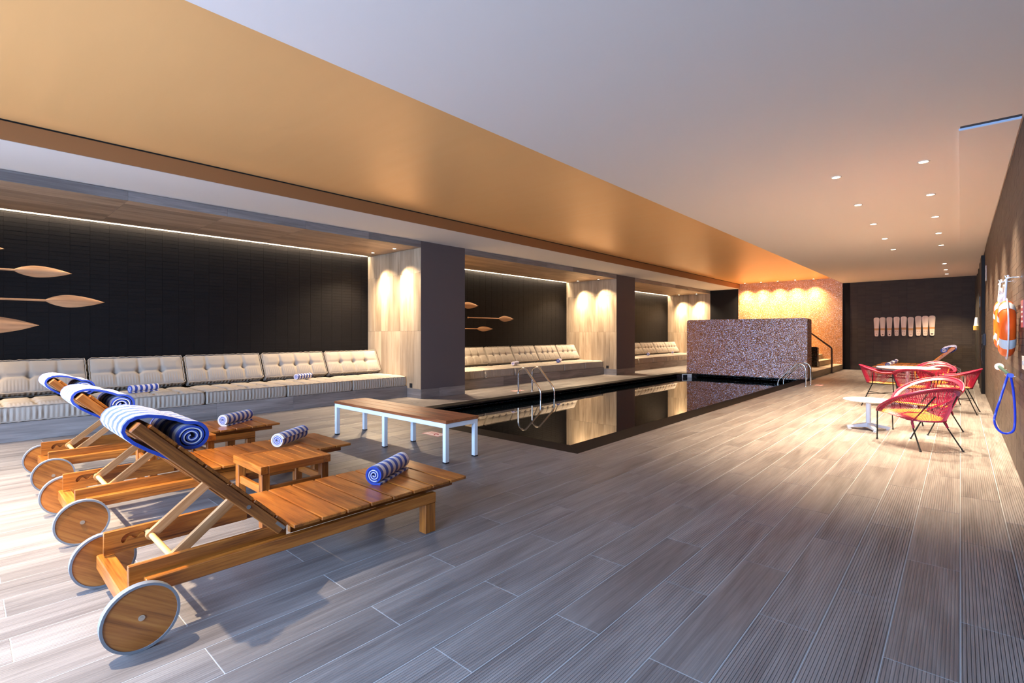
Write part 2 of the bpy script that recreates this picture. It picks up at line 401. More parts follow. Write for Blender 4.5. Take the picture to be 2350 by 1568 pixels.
full_me = MB(); plank_box(full_me, -.125, .125, -.63, .63); full_me = full_me.mesh('plank', oak_y)
for d, p, full in seen[:300]:
    cx, cy = (p[0]+p[1])/2, (p[2]+p[3])/2
    if full or (abs(p[1]-p[0]-.25) < 1e-4 and abs(p[3]-p[2]-1.26) < 1e-4): linked('plank', full_me, floor, (cx, cy, 0))
    else:
        mb = MB(); plank_box(mb, p[0], p[1], p[2], p[3]); mb.build('plank', oak_y, floor)
mb = MB()
for p in [s[1] for s in seen[300:]]+rest: plank_box(mb, p[0], p[1], p[2], p[3], random.random())
tag(mb.build('far_planks', oak_y, floor), kind='stuff')

# pool: black mosaic shell, granite coping, water
IX0, IX1, IY0, IY1 = -7.34, -3.64, 5.14, 17.25
pool = empty('swimming_pool', (-5.5, 11, 0)); tag(pool, 'long rectangular pool lined in black mosaic with a dark granite edge', 'pool')
def P0(mb, name, mat, par=pool, smooth=False, t=Vector((5.5, -11, 0))):
    o = mb.build(name, mat, par, smooth); o.data.transform(Matrix.Translation(t)); return o
sh = MB(); dz = -1.4
ring = [(IX0, IY0), (IX1, IY0), (IX1, IY1), (IX0+.5, IY1), (IX0, IY1-.5)]
for a, b_ in zip(ring, ring[1:]+ring[:1]): sh.add([(a[0], a[1], dz), (b_[0], b_[1], dz), (b_[0], b_[1], -.03), (a[0], a[1], -.03)], [(0, 1, 2, 3)])
sh.add([(x, y, dz) for x, y in ring], [(0, 1, 2, 3, 4)])
sh.box(POOL[0], IX0, 4.83, 17.85, -.3, -.031); sh.box(IX1, POOL[1], 4.83, 17.85, -.3, -.031); sh.box(POOL[0], POOL[1], 4.83, IY0, -.3, -.031); sh.box(POOL[0], POOL[1], IY1, 17.85, -.3, -.005)
sh.box(IX0, IX0+.02, IY0, IY1-.5, -.075, -.068); sh.box(IX0+.5, IX1, IY1-.02, IY1, -.075, -.068)
P0(sh, 'pool_shell', mos_black)
cp = [[(-7.62, 4.83), (-3.32, 4.83), (IX1, IY0), (IX0, IY0)], [(-3.32, 4.83), (-3.32, 17.25), (IX1, 17.25), (IX1, IY0)], [(-7.62, 4.83), (IX0, IY0), (IX0, IY1-.5), (-7.62, IY1-.5)],
      [(-7.62, IY1-.5), (IX0, IY1-.5), (IX0+.5, IY1), (-6.84, 17.3), (-7.62, 17.3)]]
for q in cp:
    mb = MB(); n = len(q)
    cx = sum(p[0] for p in q)/n; cy = sum(p[1] for p in q)/n
    mb.prism([(cx+(x-cx)*.9995, cy+(y-cy)*.9998) for x, y in q], 2, -.035, .001)
    P0(mb, 'coping', granite)
mb = MB(); mb.add([(x, y, -.13) for x, y in ring], [(0, 1, 2, 3, 4)]); wt = mb.build('pool_water', water_m)
tag(wt, 'still dark mirror-like water in the swimming pool', 'water', kind='stuff')
# skimmer on the chamfered far-left corner
sk = empty('pool_skimmer', (IX0+.25, IY1-.25, -.075), R(45)); tag(sk, 'pale square skimmer opening set in the far left corner of the pool', 'skimmer')
mb = MB()
for a in ((-.17, -.14, -.075, .065), (.14, .17, -.075, .065), (-.14, .14, -.075, -.055), (-.14, .14, .045, .065)): mb.box(a[0], a[1], -.02, .0, a[2], a[3])
mb.build('frame', white_steel, sk)
mb = MB(); mb.box(-.14, .14, .002, .004, -.055, .045); mb.build('back_plate', plain('skimmer_back', (.16, .24, .32), .4), sk)
mb = MB(); mb.box(.02, .14, -.012, .002, -.055, .045); mb.build('flap', white_steel, sk)

# ------------------------------------------------------------ tiled walls
def tile_wall(name, plane, at, u0, u1, v0, v1, mat, parent, sign, singles=None, tw_=.25, th=.0645, ph=0):
    """plane 0: wall at X=at (u=Y, v=Z); plane 1: wall at Y=at (u=X). sign = side the faces look to. singles = predicate for tiles that stay separate"""
    allm = MB(); sm = {}
    def put(mb, a0, a1, b0, b1, d, rnd):
        g = .0011; fx = at+sign*(.010+d)
        if plane == 0: mb.box(at, fx, a0+g, a1-g, b0+g, b1-g, rnd=rnd)
        else: mb.box(a0+g, a1-g, at, fx, b0+g, b1-g, rnd=rnd)
    ns = 0; nv = int(math.ceil((v1-v0)/th)); nu = int(math.ceil((u1-u0)/tw_))+1
    for j in range(nv):
        b0 = v0+j*th; b1 = min(b0+th, v1)
        if b1-b0 < .01: continue
        for i in range(-1, nu):
            o = 0
            if (i*7+j*3) % 11 == 0: o = 0
            a0 = max(u0, u0+ph+i*tw_+o); a1 = min(u1, u0+ph+(i+1)*tw_+o)
            if a1-a0 < .01: continue
            d = random.uniform(0, .0014)
            if abs(((b0+.01)-1.0) % 1.032) < th*.5: b1c = b1-.004
            else: b1c = b1
            if singles and ns < 300 and singles(a0, b0):
                ns += 1
                if a1-a0 > tw_-1e-4 and b1-b0 > th-1e-4:
                    key = round(d, 3)
                    if key not in sm:
                        mb = MB()
                        if plane == 0: mb.box(0, sign*(.010+key), -tw_/2+.0011, tw_/2-.0011, -th/2+.0011, th/2-.0011)
                        else: mb.box(-tw_/2+.0011, tw_/2-.0011, 0, sign*(.010+key), -th/2+.0011, th/2-.0011)
                        sm[key] = mb.mesh('tile', mat)
                    c = ((a0+a1)/2, (b0+b1)/2)
                    linked('tile', sm[key], parent, (at, c[0], c[1]) if plane == 0 else (c[0], at, c[1])); continue
                mb = MB(); put(mb, a0, a1, b0, b1, d, 0); mb.build('tile', mat, parent); continue
            put(allm, a0, a1, b0, b1c, d, random.random())
    tag(allm.build(name, mat, parent), kind='stuff')
WT = .25
mb = MB()
mb.box(XB-.25, XB, -1.55, 23.55, -.11, 3.7)                                          # backing of the bays
for y0, y1 in ((6.655, 7.91), (14.84, 16.09)): mb.box(XB, XL-.012, y0, y1, -.11, 3.39)
mb.box(XB, -8.6, -1.55, -1.30, -.11, 3.39)
wall_left = struct('wall_left', mb, dark)
BAYS = [(-1.30, 6.645), (7.92, 14.83), (16.1, 23.3)]
tile_wall('black_tiles', 0, XB, -1.30+.13, 6.645, .25, 3.36, blk_tile, wall_left, 1, singles=lambda a, b: a > .3 and .93 < b < 2.3, ph=-.12)
tile_wall('black_tiles', 0, XB, 7.92, 14.83, .25, 3.36, blk_tile, wall_left, 1)
tile_wall('black_tiles', 0, XB, 16.1, 23.3, .25, 3.36, blk_tile, wall_left, 1)
def tile_board(par, name, mat, x0, x1, y0, y1, z0, z1, g=.0012):
    mb = MB(); mb.box(x0+(g if x1-x0 > .05 else 0), x1-(g if x1-x0 > .05 else 0), y0+(g if y1-y0 > .05 else 0), y1-(g if y1-y0 > .05 else 0), z0+(g if z1-z0 > .05 else 0), z1-(g if z1-z0 > .05 else 0), bev=.0012)
    return mb.build(name, mat, par)
ZJ = [.2, 1.457, 2.717, ZS]
def side_wall(y, s):
    """oak-look planks standing upright on the end wall of a bay; s=-1 faces the camera"""
    xs = [-8.6-.25*i for i in range(9)]+[XB+.012]
    for a, b_ in zip(xs[1:], xs[:-1]):
        for k in range(3):
            o = .0
            tile_board(wall_left, 'plank', oak_z, a, b_, min(y, y+s*.012), max(y, y+s*.012), ZJ[k]+o, ZJ[k+1]+o)
for y, s in ((6.655, -1), (14.84, -1), (7.91, 1), (16.09, 1)): side_wall(y, s)
# kick tiles round the pillars, plaster faces
for k, (y0, y1) in enumerate(((6.645, 7.92), (14.83, 16.1))):
    ym = (y0+y1)/2
    tile_board(wall_left, 'kick_tile', oak_y, XL-.014, XL+.004, y0, ym-.13, 0, .2); tile_board(wall_left, 'kick_tile', oak_y, XL-.014, XL+.004, ym-.13, y1, 0, .2)
    tile_board(wall_left, 'kick_tile', oak_x, XSB, XL, y0-.004, y0+.012, 0, .2); tile_board(wall_left, 'kick_tile', oak_x, XSB, XL, y1-.012, y1+.004, 0, .2)
    mb = MB(); mb.box(XL-.02, XL, y0, y1, .2, ZC); tag(mb.build('pillar_face', pillar_m, wall_left), 'smooth dark taupe plaster pillar face')
    mb = MB(); mb.box(-9.0, -8.9, y0-.004, y0-.001, .215, .31); tag(mb.build('socket_plate', black_p, wall_left), 'small black socket plate')
for y0, y1 in BAYS:
    n = int(round((y1-y0)/1.265)); ys = [y1-i*1.265 for i in range(n+1)]; ys[-1] = y0
    if ys[-1] > ys[-2]: ys = ys[:-1]
    for a, b_ in zip(ys[1:], ys[:-1]):
        tile_board(wall_left, 'fascia_tile', oak_y if y0 < 0 and b_ < 4 else oak_yn, XL-.012, XL, a, b_, ZS, ZC-.002)
        for i in range(8):
            x1 = XL-.012-i*.24; tile_board(wall_left, 'soffit_plank', oak_s, x1-.24, x1, a, b_, ZS, ZS+.012)
        tile_board(wall_left, 'base_tile', oak_yn if b_ > 1.5 else oak_y, XSB-.014, XSB, a, b_, 0, .25)
    mb = MB(); mb.box(XB+.09, XL-.013, y0, y1, ZS+.013, ZC-.01); mb.build('soffit_core', plain('white_board', (.6, .58, .55), .9), wall_left)
    mb = MB(); mb.box(XB+.02, XSB-.015, y0, y1, -.11, .245); mb.build('sofa_plinth', dark, wall_left)
    mb = MB(); mb.box(XB+.045, XB+.075, y0+.02, y1-.02, ZC-.035, ZC-.025); tag(mb.build('led_strip', led_m, wall_left), 'warm white strip light along the top of the wall')
    mb = MB(); mb.box(XB+.0145, XB+.0165, y0+.02, y1-.02, ZS+.004, ZC-.005); tag(mb.build('cove_lining', plain('white_lining', (.8, .78, .75), .8), wall_left), 'white lining added to brighten the cove line')  # white strip added over the wall top so the lit line reads brighter
    area('cove_glow', (XB+.055, (y0+y1)/2, ZC-.04), (0, R(-18), 0), .03, y1-y0-.1, COVE_W*(y1-y0)/7, SOFTW)
# end wall of the third bay: same upright planks, standing in line with the far wall
xs = [-8.6-.25*i for i in range(9)]+[XB+.012]
wf = MB(); wf.box(XB-.25, XR+.3, 23.32, 23.5, -.11, 3.8); wall_far = struct('wall_far', wf, dark)
for a, b_ in zip(xs[1:], xs[:-1]):
    for k in range(3): tile_board(wall_far, 'plank', oak_z, a, b_, 23.29, 23.32, ZJ[k], ZJ[k+1])
mb = MB(); mb.box(-7.35, -3.44, 23.26, 23.32, 0, 3.62); tag(mb.build('mosaic_panel', mos_gold, wall_far), 'copper coloured glass mosaic covering')
mb = MB(); mb.box(-3.44, -3.2, 23.29, 23.32, 0, ZC); mb.box(-8.6, -7.35, 23.29, 23.32, 0, ZC); mb.build('black_panel', plain('black_panel', (.009, .008, .008), .7, spec=.15), wall_far)
tile_wall('black_tiles', 1, 23.32, -3.2, XR, 0, ZC, tilemat('far_black_tile', (.050, .038, .030)), wall_far, -1)
# right wall
mb = MB(); mb.box(XR+.0, XR+.3, YN, 23.4, -.11, 3.8); wall_right = struct('wall_right', mb, dark)
tile_wall('brick_tiles', 0, XR, 2.0, 15.9, 0, ZC-.02, brn_tile, wall_right, -1, singles=lambda a, b: 6.4 < a < 9.2 and .9 < b < 2.4)
mb = MB(); mb.box(XR-.016, XR, YN, 2.0, 0, ZC-.02); mb.build('plain_lining', brn_tile, wall_right)
# rear end: glazed opening that the daylight comes through
mb = MB(); mb.box(XB-.25, -8.2, YN-.2, YN, 0, 3.8); mb.box(.3, XR+.3, YN-.2, YN, 0, 3.8); mb.box(-8.2, .3, YN-.2, YN, 3.25, 3.8); mb.box(XB-.25, -8.6, YN, -1.55, 0, 3.8)
wall_rear = struct('wall_rear', mb, plain('rear_wall_paint', (.5, .48, .45), .8))
mb = MB()
for x in (-8.2, -6.1, -4.0, -1.9, .22): mb.box(x, x+.08, YN-.12, YN-.04, 0, 3.25)
mb.box(-8.12, .22, YN-.11, YN-.05, 3.17, 3.25); mb.box(-8.12, .22, YN-.11, YN-.05, .0, .06)
struct('window_1', mb, black_m)
mb = MB(); mb.box(-20, 12, -14, YN-.2, -.2, -.02); struct('trim_1', mb, plain('terrace_paving', (.4, .4, .4), .9))

# black door frames beyond the brick-tiled right wall
d = empty('door_1', (XR, 16.2, 0)); tag(d, kind='structure')
for k, (y0, y1, x0) in enumerate(((15.92, 16.7, .365), (17.5, 17.9, .372), (19.1, 19.4, .378), (20.8, 21.1, .38), (22.6, 23.2, .38))):
    mb = MB(); mb.box(x0-XR, 0, y0-16.2, y1-16.2, 0, 3.22, bev=.004); mb.build('door_post', black_m if k == 0 else plain('door_bronze', (.05, .042, .034), .6, spec=.2), d)
mb = MB(); mb.box(-.05, -.0, -.25, 7.05, 0, 3.2); mb.build('door_leaf', plain('door_dark', (.012, .010, .009), .6, spec=.2), d)

# ------------------------------------------------------------ ceiling
mb = MB(); mb.box(-3.44, XR+.3, YN-.2, 23.5, ZC, 3.85); mb.box(XB-.25, -3.44, YN-.2, 23.5, ZG+.03, 3.85)
ceiling = struct('ceiling', mb, ceil_m)
mb = MB(); mb.box(-7.285, -3.442, YN, 23.3, ZG, ZG+.03); tag(mb.build('gold_panel', gold_m, ceiling), 'raised ceiling panel painted satin gold')
mb = MB(); mb.box(XL+.0, -7.31, YN, 23.3, ZC, ZG+.03); mb.build('beam', ceil2_m, ceiling)
mb = MB(); mb.box(-7.312, -7.296, YN, 23.3, ZG-.03, ZG+.02); mb.build('painted_gap_shade', dark, ceiling)  # dark strip over the beam side, painting in the shade of the gap
mb = MB(); mb.box(XB, XL, YN, -1.55, ZC, ZG); mb.build('beam', ceil2_m, ceiling)
mb = MB(); mb.box(-7.30, -7.285, YN, 23.3, ZC, ZG-.018); tag(mb.build('beam_face', plain('gold_matt', (.27, .125, .045), .6), ceiling), 'gold painted edge of the beam')
mb = MB(); mb.box(-3.442, -3.438, YN, 23.3, ZC+.001, ZG); mb.build('beam_face', plain('gold_matt', (.27, .125, .045), .6), ceiling)
mb = MB(); mb.box(-.01, XR-.02, 6.51, 15.45, ZC-.022, ZC, bev=.002); mb.build('access_panel', ceil_m, ceiling)
mb = MB(); mb.box(-.01, XR-.02, 6.502, 6.51, ZC-.02, ZC); tag(mb.build('panel_edge', plain('edge_blue_white', (.5, .62, .8), .4), ceiling), 'pale metal edge')
mb = MB(); mb.box(0, XR-.02, 6.44, 6.502, ZC-.001, ZC+.0); tag(mb.build('panel_gap_shade', plain('gap_shade_dark', (.004, .018, .028), .6), ceiling), 'dark strip painted as the shade before the panel')  # flat dark strip: shade of the step at the panel, painted on the ceiling

# ------------------------------------------------------------ screen wall, steps, tub
sc = empty('mosaic_screen', (-5.32, 17.5, 0)); tag(sc, 'free-standing screen wall in iridescent copper-blue mosaic at the end of the pool', 'screen wall')
def rounded(x0, x1, z0, z1, r, n=6):
    p = [(x0, z0), (x1, z0)]
    p += [(x1-r+r*math.cos(t*PI/2/n), z1-r+r*math.sin(t*PI/2/n)) for t in range(n+1)]
    p += [(x0+r-r*math.sin(t*PI/2/n), z1-r+r*math.cos(t*PI/2/n)) for t in range(n+1)]
    return p
mb = MB(); mb.prism(rounded(-1.87, 1.87, 0.002, 1.88, .09), 1, -.25, .33); mb.build('panel', mos_screen, sc)
mb = MB(); mb.box(-1.875, 1.875, -.256, -.25, .012, .215); mb.build('base_band', mos_screen, sc)
st = empty('pool_steps', (-3.43, 20.8, 0)); tag(st, 'pale stone-look steps rising behind the mosaic screen', 'steps')
oak_pale = wood('oak_step', 1, (.28, .22, .14), (.42, .34, .23), (.52, .43, .31), rough=.5, dens=.55, space='World')
for k, (x0, x1, y0, y1, z0, z1) in enumerate(((-3.77, 0, -2.94, 2.45, 0, .2), (-3.77, -.39, .3, 2.45, .2, .39), (-3.77, -.69, .3, 2.45, .39, .58), (-3.77, -1.0, .3, 2.45, .58, .77))):
    mb = MB(); mb.box(x0, x1, y0, y1, z0+.001 if z0 else -.11, z1, bev=.004); mb.build('step', oak_pale, st)
tb = empty('tub_wall', (-5.5, 20.9, .2)); tag(tb, 'low dark rounded wall of the raised tub beside the steps', 'wall')
mb = MB(); mb.prism(rounded(-1.6, 1.66, .002, .72, .05), 1, -.12, .12); mb.build('wall_body', mos_black, tb)
mb = MB()
hr = empty('stair_handrail', (-3.43, 20.75, 0)); tag(hr, 'dark bronze tubular handrail bending up over the pool steps', 'handrail')
mb.tube([(.04, 0, 0), (.04, 0, .84), (.02, 0, .90), (-.03, 0, .945), (-.62, 0, 1.43), (-1.1, 0, 1.8), (-1.16, 0, 1.8), (-1.2, 0, 1.75), (-1.2, 0, .78)], .028, 8)
mb.build('tube', handle_m, hr, True)
mb = MB(); mb.cyl((.04, 0, 0), (.04, 0, .012), .05, 12); mb.build('base_flange', handle_m, hr, True)

# ------------------------------------------------------------ teak sun lounger
def build_lounger():
    r = empty('sun_lounger')
    for s in (-1, 1):
        MB().box(s*.305, s*.35, .575, 2.27, .205, .276, bev=.004).build('side_rail', teak_y, r)
        # rack board with the wavy adjusting slot
        slot = [(.598, .262), (.592, .275), (.598, .292), (.612, .305), (.635, .311), (.720, .311), (.732, .304), (.736, .29), (.728, .278), (.715, .276), (.703, .282), (.694, .293), (.684, .293), (.676, .284), (.668, .273), (.655, .272), (.646, .280), (.638, .290), (.630, .290), (.622, .280), (.616, .268), (.607, .260)]
        outer = [(.52, .215), (1.235, .215), (1.235, .335), (.524, .335), (.52, .331)]
        MB().box(s*.286, s*.30, .52, 1.235, .215, .335, bev=.002).build('rack_backing', teak_y, r)
        M = Matrix(((0, 0, 1, s*.278), (1, 0, 0, 0), (0, 1, 0, 0), (0, 0, 0, 1)))
        poly_holes('rack_board', outer, [slot], .0155, teak_y, r, M)
        MB().box(s*.345, s*.272, 2.18, 2.27, 0, .2045, bev=.004).build('leg', teak_z, r)
        MB().box(s*.235, s*.272, 1.27, 2.49, .262, .3175, bev=.003).build('seat_rail', teak_y, r)
        # wheel: disc > tyre, hub
        w_ = MB(); w_.cyl((s*.405, .542, .147), (s*.43, .542, .147), .139, 40); wo = w_.build('wheel', teak_w, r, True)
        t_ = MB(); n = 40
        prof = [(.400, .136), (.400, .147), (.435, .147), (.435, .136)]
        vs = [(s*x, .542+q*math.cos(2*PI*k/n), .147+q*math.sin(2*PI*k/n)) for k in range(n) for x, q in prof]
        fs = [(k*4+j, k*4+(j+1) % 4, ((k+1) % n)*4+(j+1) % 4, ((k+1) % n)*4+j) for k in range(n) for j in range(4)]
        t_.add(vs, fs); tag(t_.build('tyre', rubber_grey, wo, True), 'thin grey rubber rim')
        h_ = MB(); h_.cyl((s*.43, .542, .147), (s*.435, .542, .147), .013, 14); h_.cyl((s*.435, .542, .147), (s*.4365, .542, .147), .006, 6); h_.build('hub_bolt', bolt_m, wo, True)
    MB().box(-.35, .35, .50, .572, .13, .2045, bev=.005).build('rear_crossbeam', teak_x, r)
    MB().box(-.27, .27, 2.2, 2.25, .205, .262, bev=.003).build('front_crossbeam', teak_x, r)
    a = MB(); a.cyl((-.405, .542, .147), (.405, .542, .147), .012, 10); a.build('axle', teak_x, r, True)
    a = MB(); a.cyl((-.284, .715, .29), (.284, .715, .29), .0145, 12); a.build('support_rod', wood('pale_dowel', 0, (.45, .24, .08), (.62, .36, .13), (.75, .46, .2), rough=.4), r, True)
    for i in range(8):
        y = 1.245+i*.163
        MB().box(-.375, .375, y, y+.152, .318, .340, bev=.004).build('seat_slat', teak_x, r)
    # backrest, built flat along -y then tilted about the hinge
    H = Vector((0, 1.232, .330))
    T = Matrix.Translation(H) @ Matrix.Rotation(R(-45), 4, 'X')
    def flat(mb): mb.v = [tuple(T @ Vector(p)) for p in mb.v]; return mb
    for s in (-1, 1):
        q = flat(MB().box(s*.292, s*.335, -.946, -.015, -.062, -.008, bev=.004)).build('backrest_rail', teak_t, r)
        flat(MB().cyl((s*.335, -.26, -.036), (s*.338, -.26, -.036), .011, 12)).build('pivot_bolt', bolt_m, q, True)
        flat(MB().box(s*.333, s*.337, -.075, -.01, -.028, -.012)).build('hinge_plate', bolt_m, q)
        # strut: flat bar with rounded foot gripping the rod
        b0 = Vector((0, .715, .29)); b1 = Vector((0, 1.232-.26*.7071+.036*.0, .330+.26*.7071-.05)); b1 = T @ Vector((0, -.30, -.05))
        d = (b1-b0); Ld = d.length; d.normalize(); nrm = Vector((0, -d.z, d.y))
        pl = [b0+d*Ld+nrm*.024, b0+nrm*.024]+[b0+(-d*math.sin(t*PI/6)+nrm*math.cos(t*PI/6))*.026 for t in range(1, 6)]+[b0-nrm*.024, b0+d*Ld-nrm*.024]
        MB().prism([(p.y, p.z) for p in pl], 0, s*.195, s*.222).build('strut', wood('strut_wood', 1, (.22, .085, .025), (.42, .20, .075), (.58, .32, .15), rough=.4, tilt=R(-38)), r)
    for i in range(6):
        y = -(.100+(i-1)*.163); ln_ = .151
        if i == 0: y = -.004; ln_ = .086
        flat(MB().box(-.325, .325, y-ln_, y, -.0075, .012, bev=.004)).build('backrest_slat', teak_x, r)
    flat(MB().box(-.29, .29, -.944, -.906, -.055, -.009, bev=.003)).build('top_rail', teak_x, r)
    flat(MB().box(-.29, .29, -.60, -.55, -.045, -.009, bev=.003)).build('back_crossbar', teak_x, r)
    flat(MB().box(-.29, .29, -.33, -.28, -.045, -.009, bev=.003)).build('back_crossbar', teak_x, r)
    return r
LX = [-3.115, -4.765, -6.385]
lab = ['teak wheeled sun lounger nearest the camera, raised back with a large draped towel', 'middle teak sun lounger of the front row, partly behind the square side table', 'teak sun lounger of the front row closest to the cushioned bench']
proto = build_lounger(); proto.location = (LX[0], 0, 0); tag(proto, lab[0], 'sun lounger', 'teak sun loungers')
loungers = [proto]
for i in (1, 2):
    c = copy_tree(proto); c.location = (LX[i], .012*i, 0); tag(c, lab[i]); loungers.append(c)
far_lab = ['far teak sun lounger behind the dining chairs, the nearest of its three', 'far teak sun lounger in the middle of the three by the far wall', 'far teak sun lounger closest to the black tiled wall with carved boards']
FY = [20.0, 21.25, 22.5]
for i, y in enumerate(FY):
    c = copy_tree(proto); c.location = (.42, y, 0); c.rotation_euler = (0, 0, PI/2); tag(c, far_lab[i])

# ------------------------------------------------------------ towels
def ribbon(path, thick, x0, x1, nx=1):
    """closed strip of given thickness following a (y,z) path, extruded across x"""
    P = [Vector((0, y, z)) for y, z in path]; up, dn = [], []
    for i, p in enumerate(P):
        t = (P[min(i+1, len(P)-1)]-P[max(i-1, 0)]).normalized(); n = Vector((0, -t.z, t.y))
        up.append(p+n*thick/2); dn.append(p-n*thick/2)
    prof = up+dn[::-1]; n = len(prof); mb = MB()
    vs = [(x, q.y, q.z) for x in (x0, x1) for q in prof]
    m = len(up); fs = []
    for i in range(n): fs.append((i, (i+1) % n, n+(i+1) % n, n+i))
    for i in range(m-1):
        fs.append((i, i+1, n-2-i, n-1-i)); fs.append((n+i, n+n-1-i, n+n-2-i, n+i+1))
    return mb.add(vs, fs)
def spiral(cy, cz, r0, r1, turns, a0, n=22, ex=1.0, wob=0):
    k = int(turns*n); return [(cy+(r0+(r1-r0)*i/k)*math.cos(a0-2*PI*turns*i/k)*ex, cz+(r0+(r1-r0)*i/k)*(1+wob*math.sin(i*.9))*math.sin(a0-2*PI*turns*i/k)) for i in range(k+1)]
def rolled(name, L_=.442, r=.068, m=0, flap=True, turns=3.2):
    rt = empty(name)
    p = ([( -r*.72, .0072), (-r*.4, .0072)] if flap else [])
    sp = spiral(0, r, r-.005, .008, turns, -PI/2 if flap else PI*.9)
    # unroll anticlockwise so the free flap lies on the seat
    sp = [(-y, z) for y, z in sp] if flap else sp
    path = p+sp
    mb = ribbon(path, .0135, -L_/2, L_/2); o = mb.build('cloth', tw[m], rt, True, sharp=50)
    k0 = len(p)+20; ln = [(y, z) for y, z in path[k0:]]
    ln = [((y)*.93, r+(z-r)*.93) for y, z in ln]
    tag(ribbon(ln, .005, -L_/2-.0015, L_/2+.0015).build('folded_edge', tw_blue if m == 1 else tw_white, rt, True, sharp=50), 'blue layer in the roll' if m == 1 else 'white layer in the roll')
    return rt
def roll_at(name, p0, p1, zb, label, group, m=0, flap=True, L_=.442, r=.068, turns=3.2, tilt=0):
    o = rolled(name, L_, r, m, flap, turns)
    d = Vector((p1[0]-p0[0], p1[1]-p0[1])); o.location = ((p0[0]+p1[0])/2, (p0[1]+p1[1])/2, zb)
    o.rotation_euler = (0, tilt, math.atan2(d.y, d.x)); tag(o, label, 'towel', group); return o
GT = 'rolled striped towels'
roll_at('rolled_towel', (-3.05, 1.947), (-3.258, 2.338), .3405, 'rolled blue and white striped towel on the foot of the nearest lounger', GT, 0)
roll_at('rolled_towel', (-4.697, 1.98), (-4.945, 2.331), .3405, 'rolled blue and white towel on the foot of the middle lounger', GT, 1, False)
roll_at('rolled_towel', (-6.282, 2.044), (-6.5, 2.382), .3405, 'rolled blue and white towel on the lounger nearest the cushioned bench', GT, 1, True)
SEATZ = .487
for (a, b_, lb, m) in (((-9.49, 1.785), (-9.60, 2.13), 'rolled blue ended towel on the front bay sofa, nearer to the loungers', 2), ((-9.70, 4.45), (-9.85, 4.80), 'rolled white ended towel on the front bay sofa, nearer to the pillar', 1),
                       ((-9.45, 10.54), (-9.62, 10.94), 'rolled towel with a white spiral end on the second bay sofa behind the pool ladder', 1), ((-9.45, 12.7), (-9.6, 13.0), 'rolled towel with a blue end on the second bay sofa toward its far end', 2),
                       ((-9.70, 19.3), (-9.85, 19.65), 'small rolled towel on the farthest bay sofa, nearer of the two', 2), ((-9.60, 21.45), (-9.75, 21.8), 'small rolled towel on the farthest bay sofa, farther of the two', 1)):
    roll_at('rolled_towel', a, b_, SEATZ, lb, GT, m, m != 1, L_=.40, r=.060)
for i, (y, dx) in enumerate(zip(FY, (0, 0, 0))):
    roll_at('rolled_towel', (-1.72, y-.2), (-1.72, y+.2), .3405, ['rolled towel at the foot of the nearest far lounger', 'rolled towel at the foot of the middle far lounger', 'rolled towel at the foot of the farthest lounger by the black wall'][i], GT, (2, 1, 2)[i], False)
def draped(m, big=1.0):
    rt = empty('draped_towel')
    cy, cz, r = .778, .889, .062
    path = [(.72, .778), (.66, .812), (.60, .850), (.545, .892), (.515, .925), (.505, .950), (.510, .975), (.526, .996), (.555, 1.009), (.60, 1.012), (.66, 1.000), (.72, .978), (.755, .960)]
    path += spiral(cy, cz, r*1.08, .010, 2.9, R(80), n=26, ex=1.12, wob=.03)
    mb = ribbon(path, .0145, -.255, .255); mb.build('cloth', twd[m], rt, True, sharp=50)
    ln = [(cy+(y-cy)*.9, cz+(z-cz)*.9) for y, z in path[32:]]
    ribbon(ln, .005, -.257, .257).build('folded_edge', tw_white, rt, True, sharp=50)
    return rt
dl = ['large striped towel draped over the raised back of the nearest lounger, its end rolled', 'striped towel draped over the middle lounger back, showing a pale spiral end', 'striped towel draped over the raised back of the lounger nearest the cushioned bench']
for i in range(3):
    t = draped(i); t.location = (LX[i]+(.02, .03, .0)[i], .012*i, 0); tag(t, dl[i], 'towel', 'towels draped over lounger backs')
for i, y in enumerate(FY):
    t = draped((1, 2, 0)[i]); t.location = (.42, y, 0); t.rotation_euler = (0, 0, PI/2)
    tag(t, ['towel draped over the back of the nearest far lounger', 'towel draped over the back of the middle far lounger', 'towel draped over the back of the farthest lounger by the black wall'][i], 'towel', 'towels draped over lounger backs')

# ------------------------------------------------------------ teak side tables
def side_table():
    r = empty('side_table'); a = .265; h = .45
    for q, mt in (((-a, a, -a, -a+.055), teak_x), ((-a, a, a-.055, a), teak_x)): MB().box(q[0], q[1], q[2], q[3], h-.058, h, bev=.003).build('top_frame', mt, r)
    for s in (-1, 1): MB().box(min(s*a, s*(a-.055)), max(s*a, s*(a-.055)), -a+.0555, a-.0555, h-.058, h-.0005, bev=.003).build('top_frame', teak_y, r)
    n = 6; w0 = (2*a-.111)/n
    for i in range(n): MB().box(-a+.056, a-.056, -a+.0555+i*w0+.0012, -a+.0555+(i+1)*w0-.0012, h-.022, h-.002, bev=.002).build('top_slat', teak_x, r)
    for sx in (-1, 1):
        for sy in (-1, 1): MB().box(sx*(a-.012), sx*(a-.070), sy*(a-.012), sy*(a-.070), 0, h-.0585, bev=.004).build('leg', teak_z, r)
    for s in (-1, 1):
        MB().box(-a+.071, a-.071, s*(a-.022), s*(a-.048), .24, .295, bev=.003).build('stretcher', teak_x, r)
        MB().box(s*(a-.022), s*(a-.048), -a+.071, a-.071, .24, .295, bev=.003).build('stretcher', teak_y, r)
    return r
t1 = side_table(); t1.location = (-3.96, 1.705, 0); tag(t1, 'square teak side table between the nearest and the middle lounger', 'side table', 'teak side tables')
t2 = copy_tree(t1); t2.location = (-5.475, 1.365, 0); tag(t2, 'square teak side table mostly hidden between the middle and the third lounger')

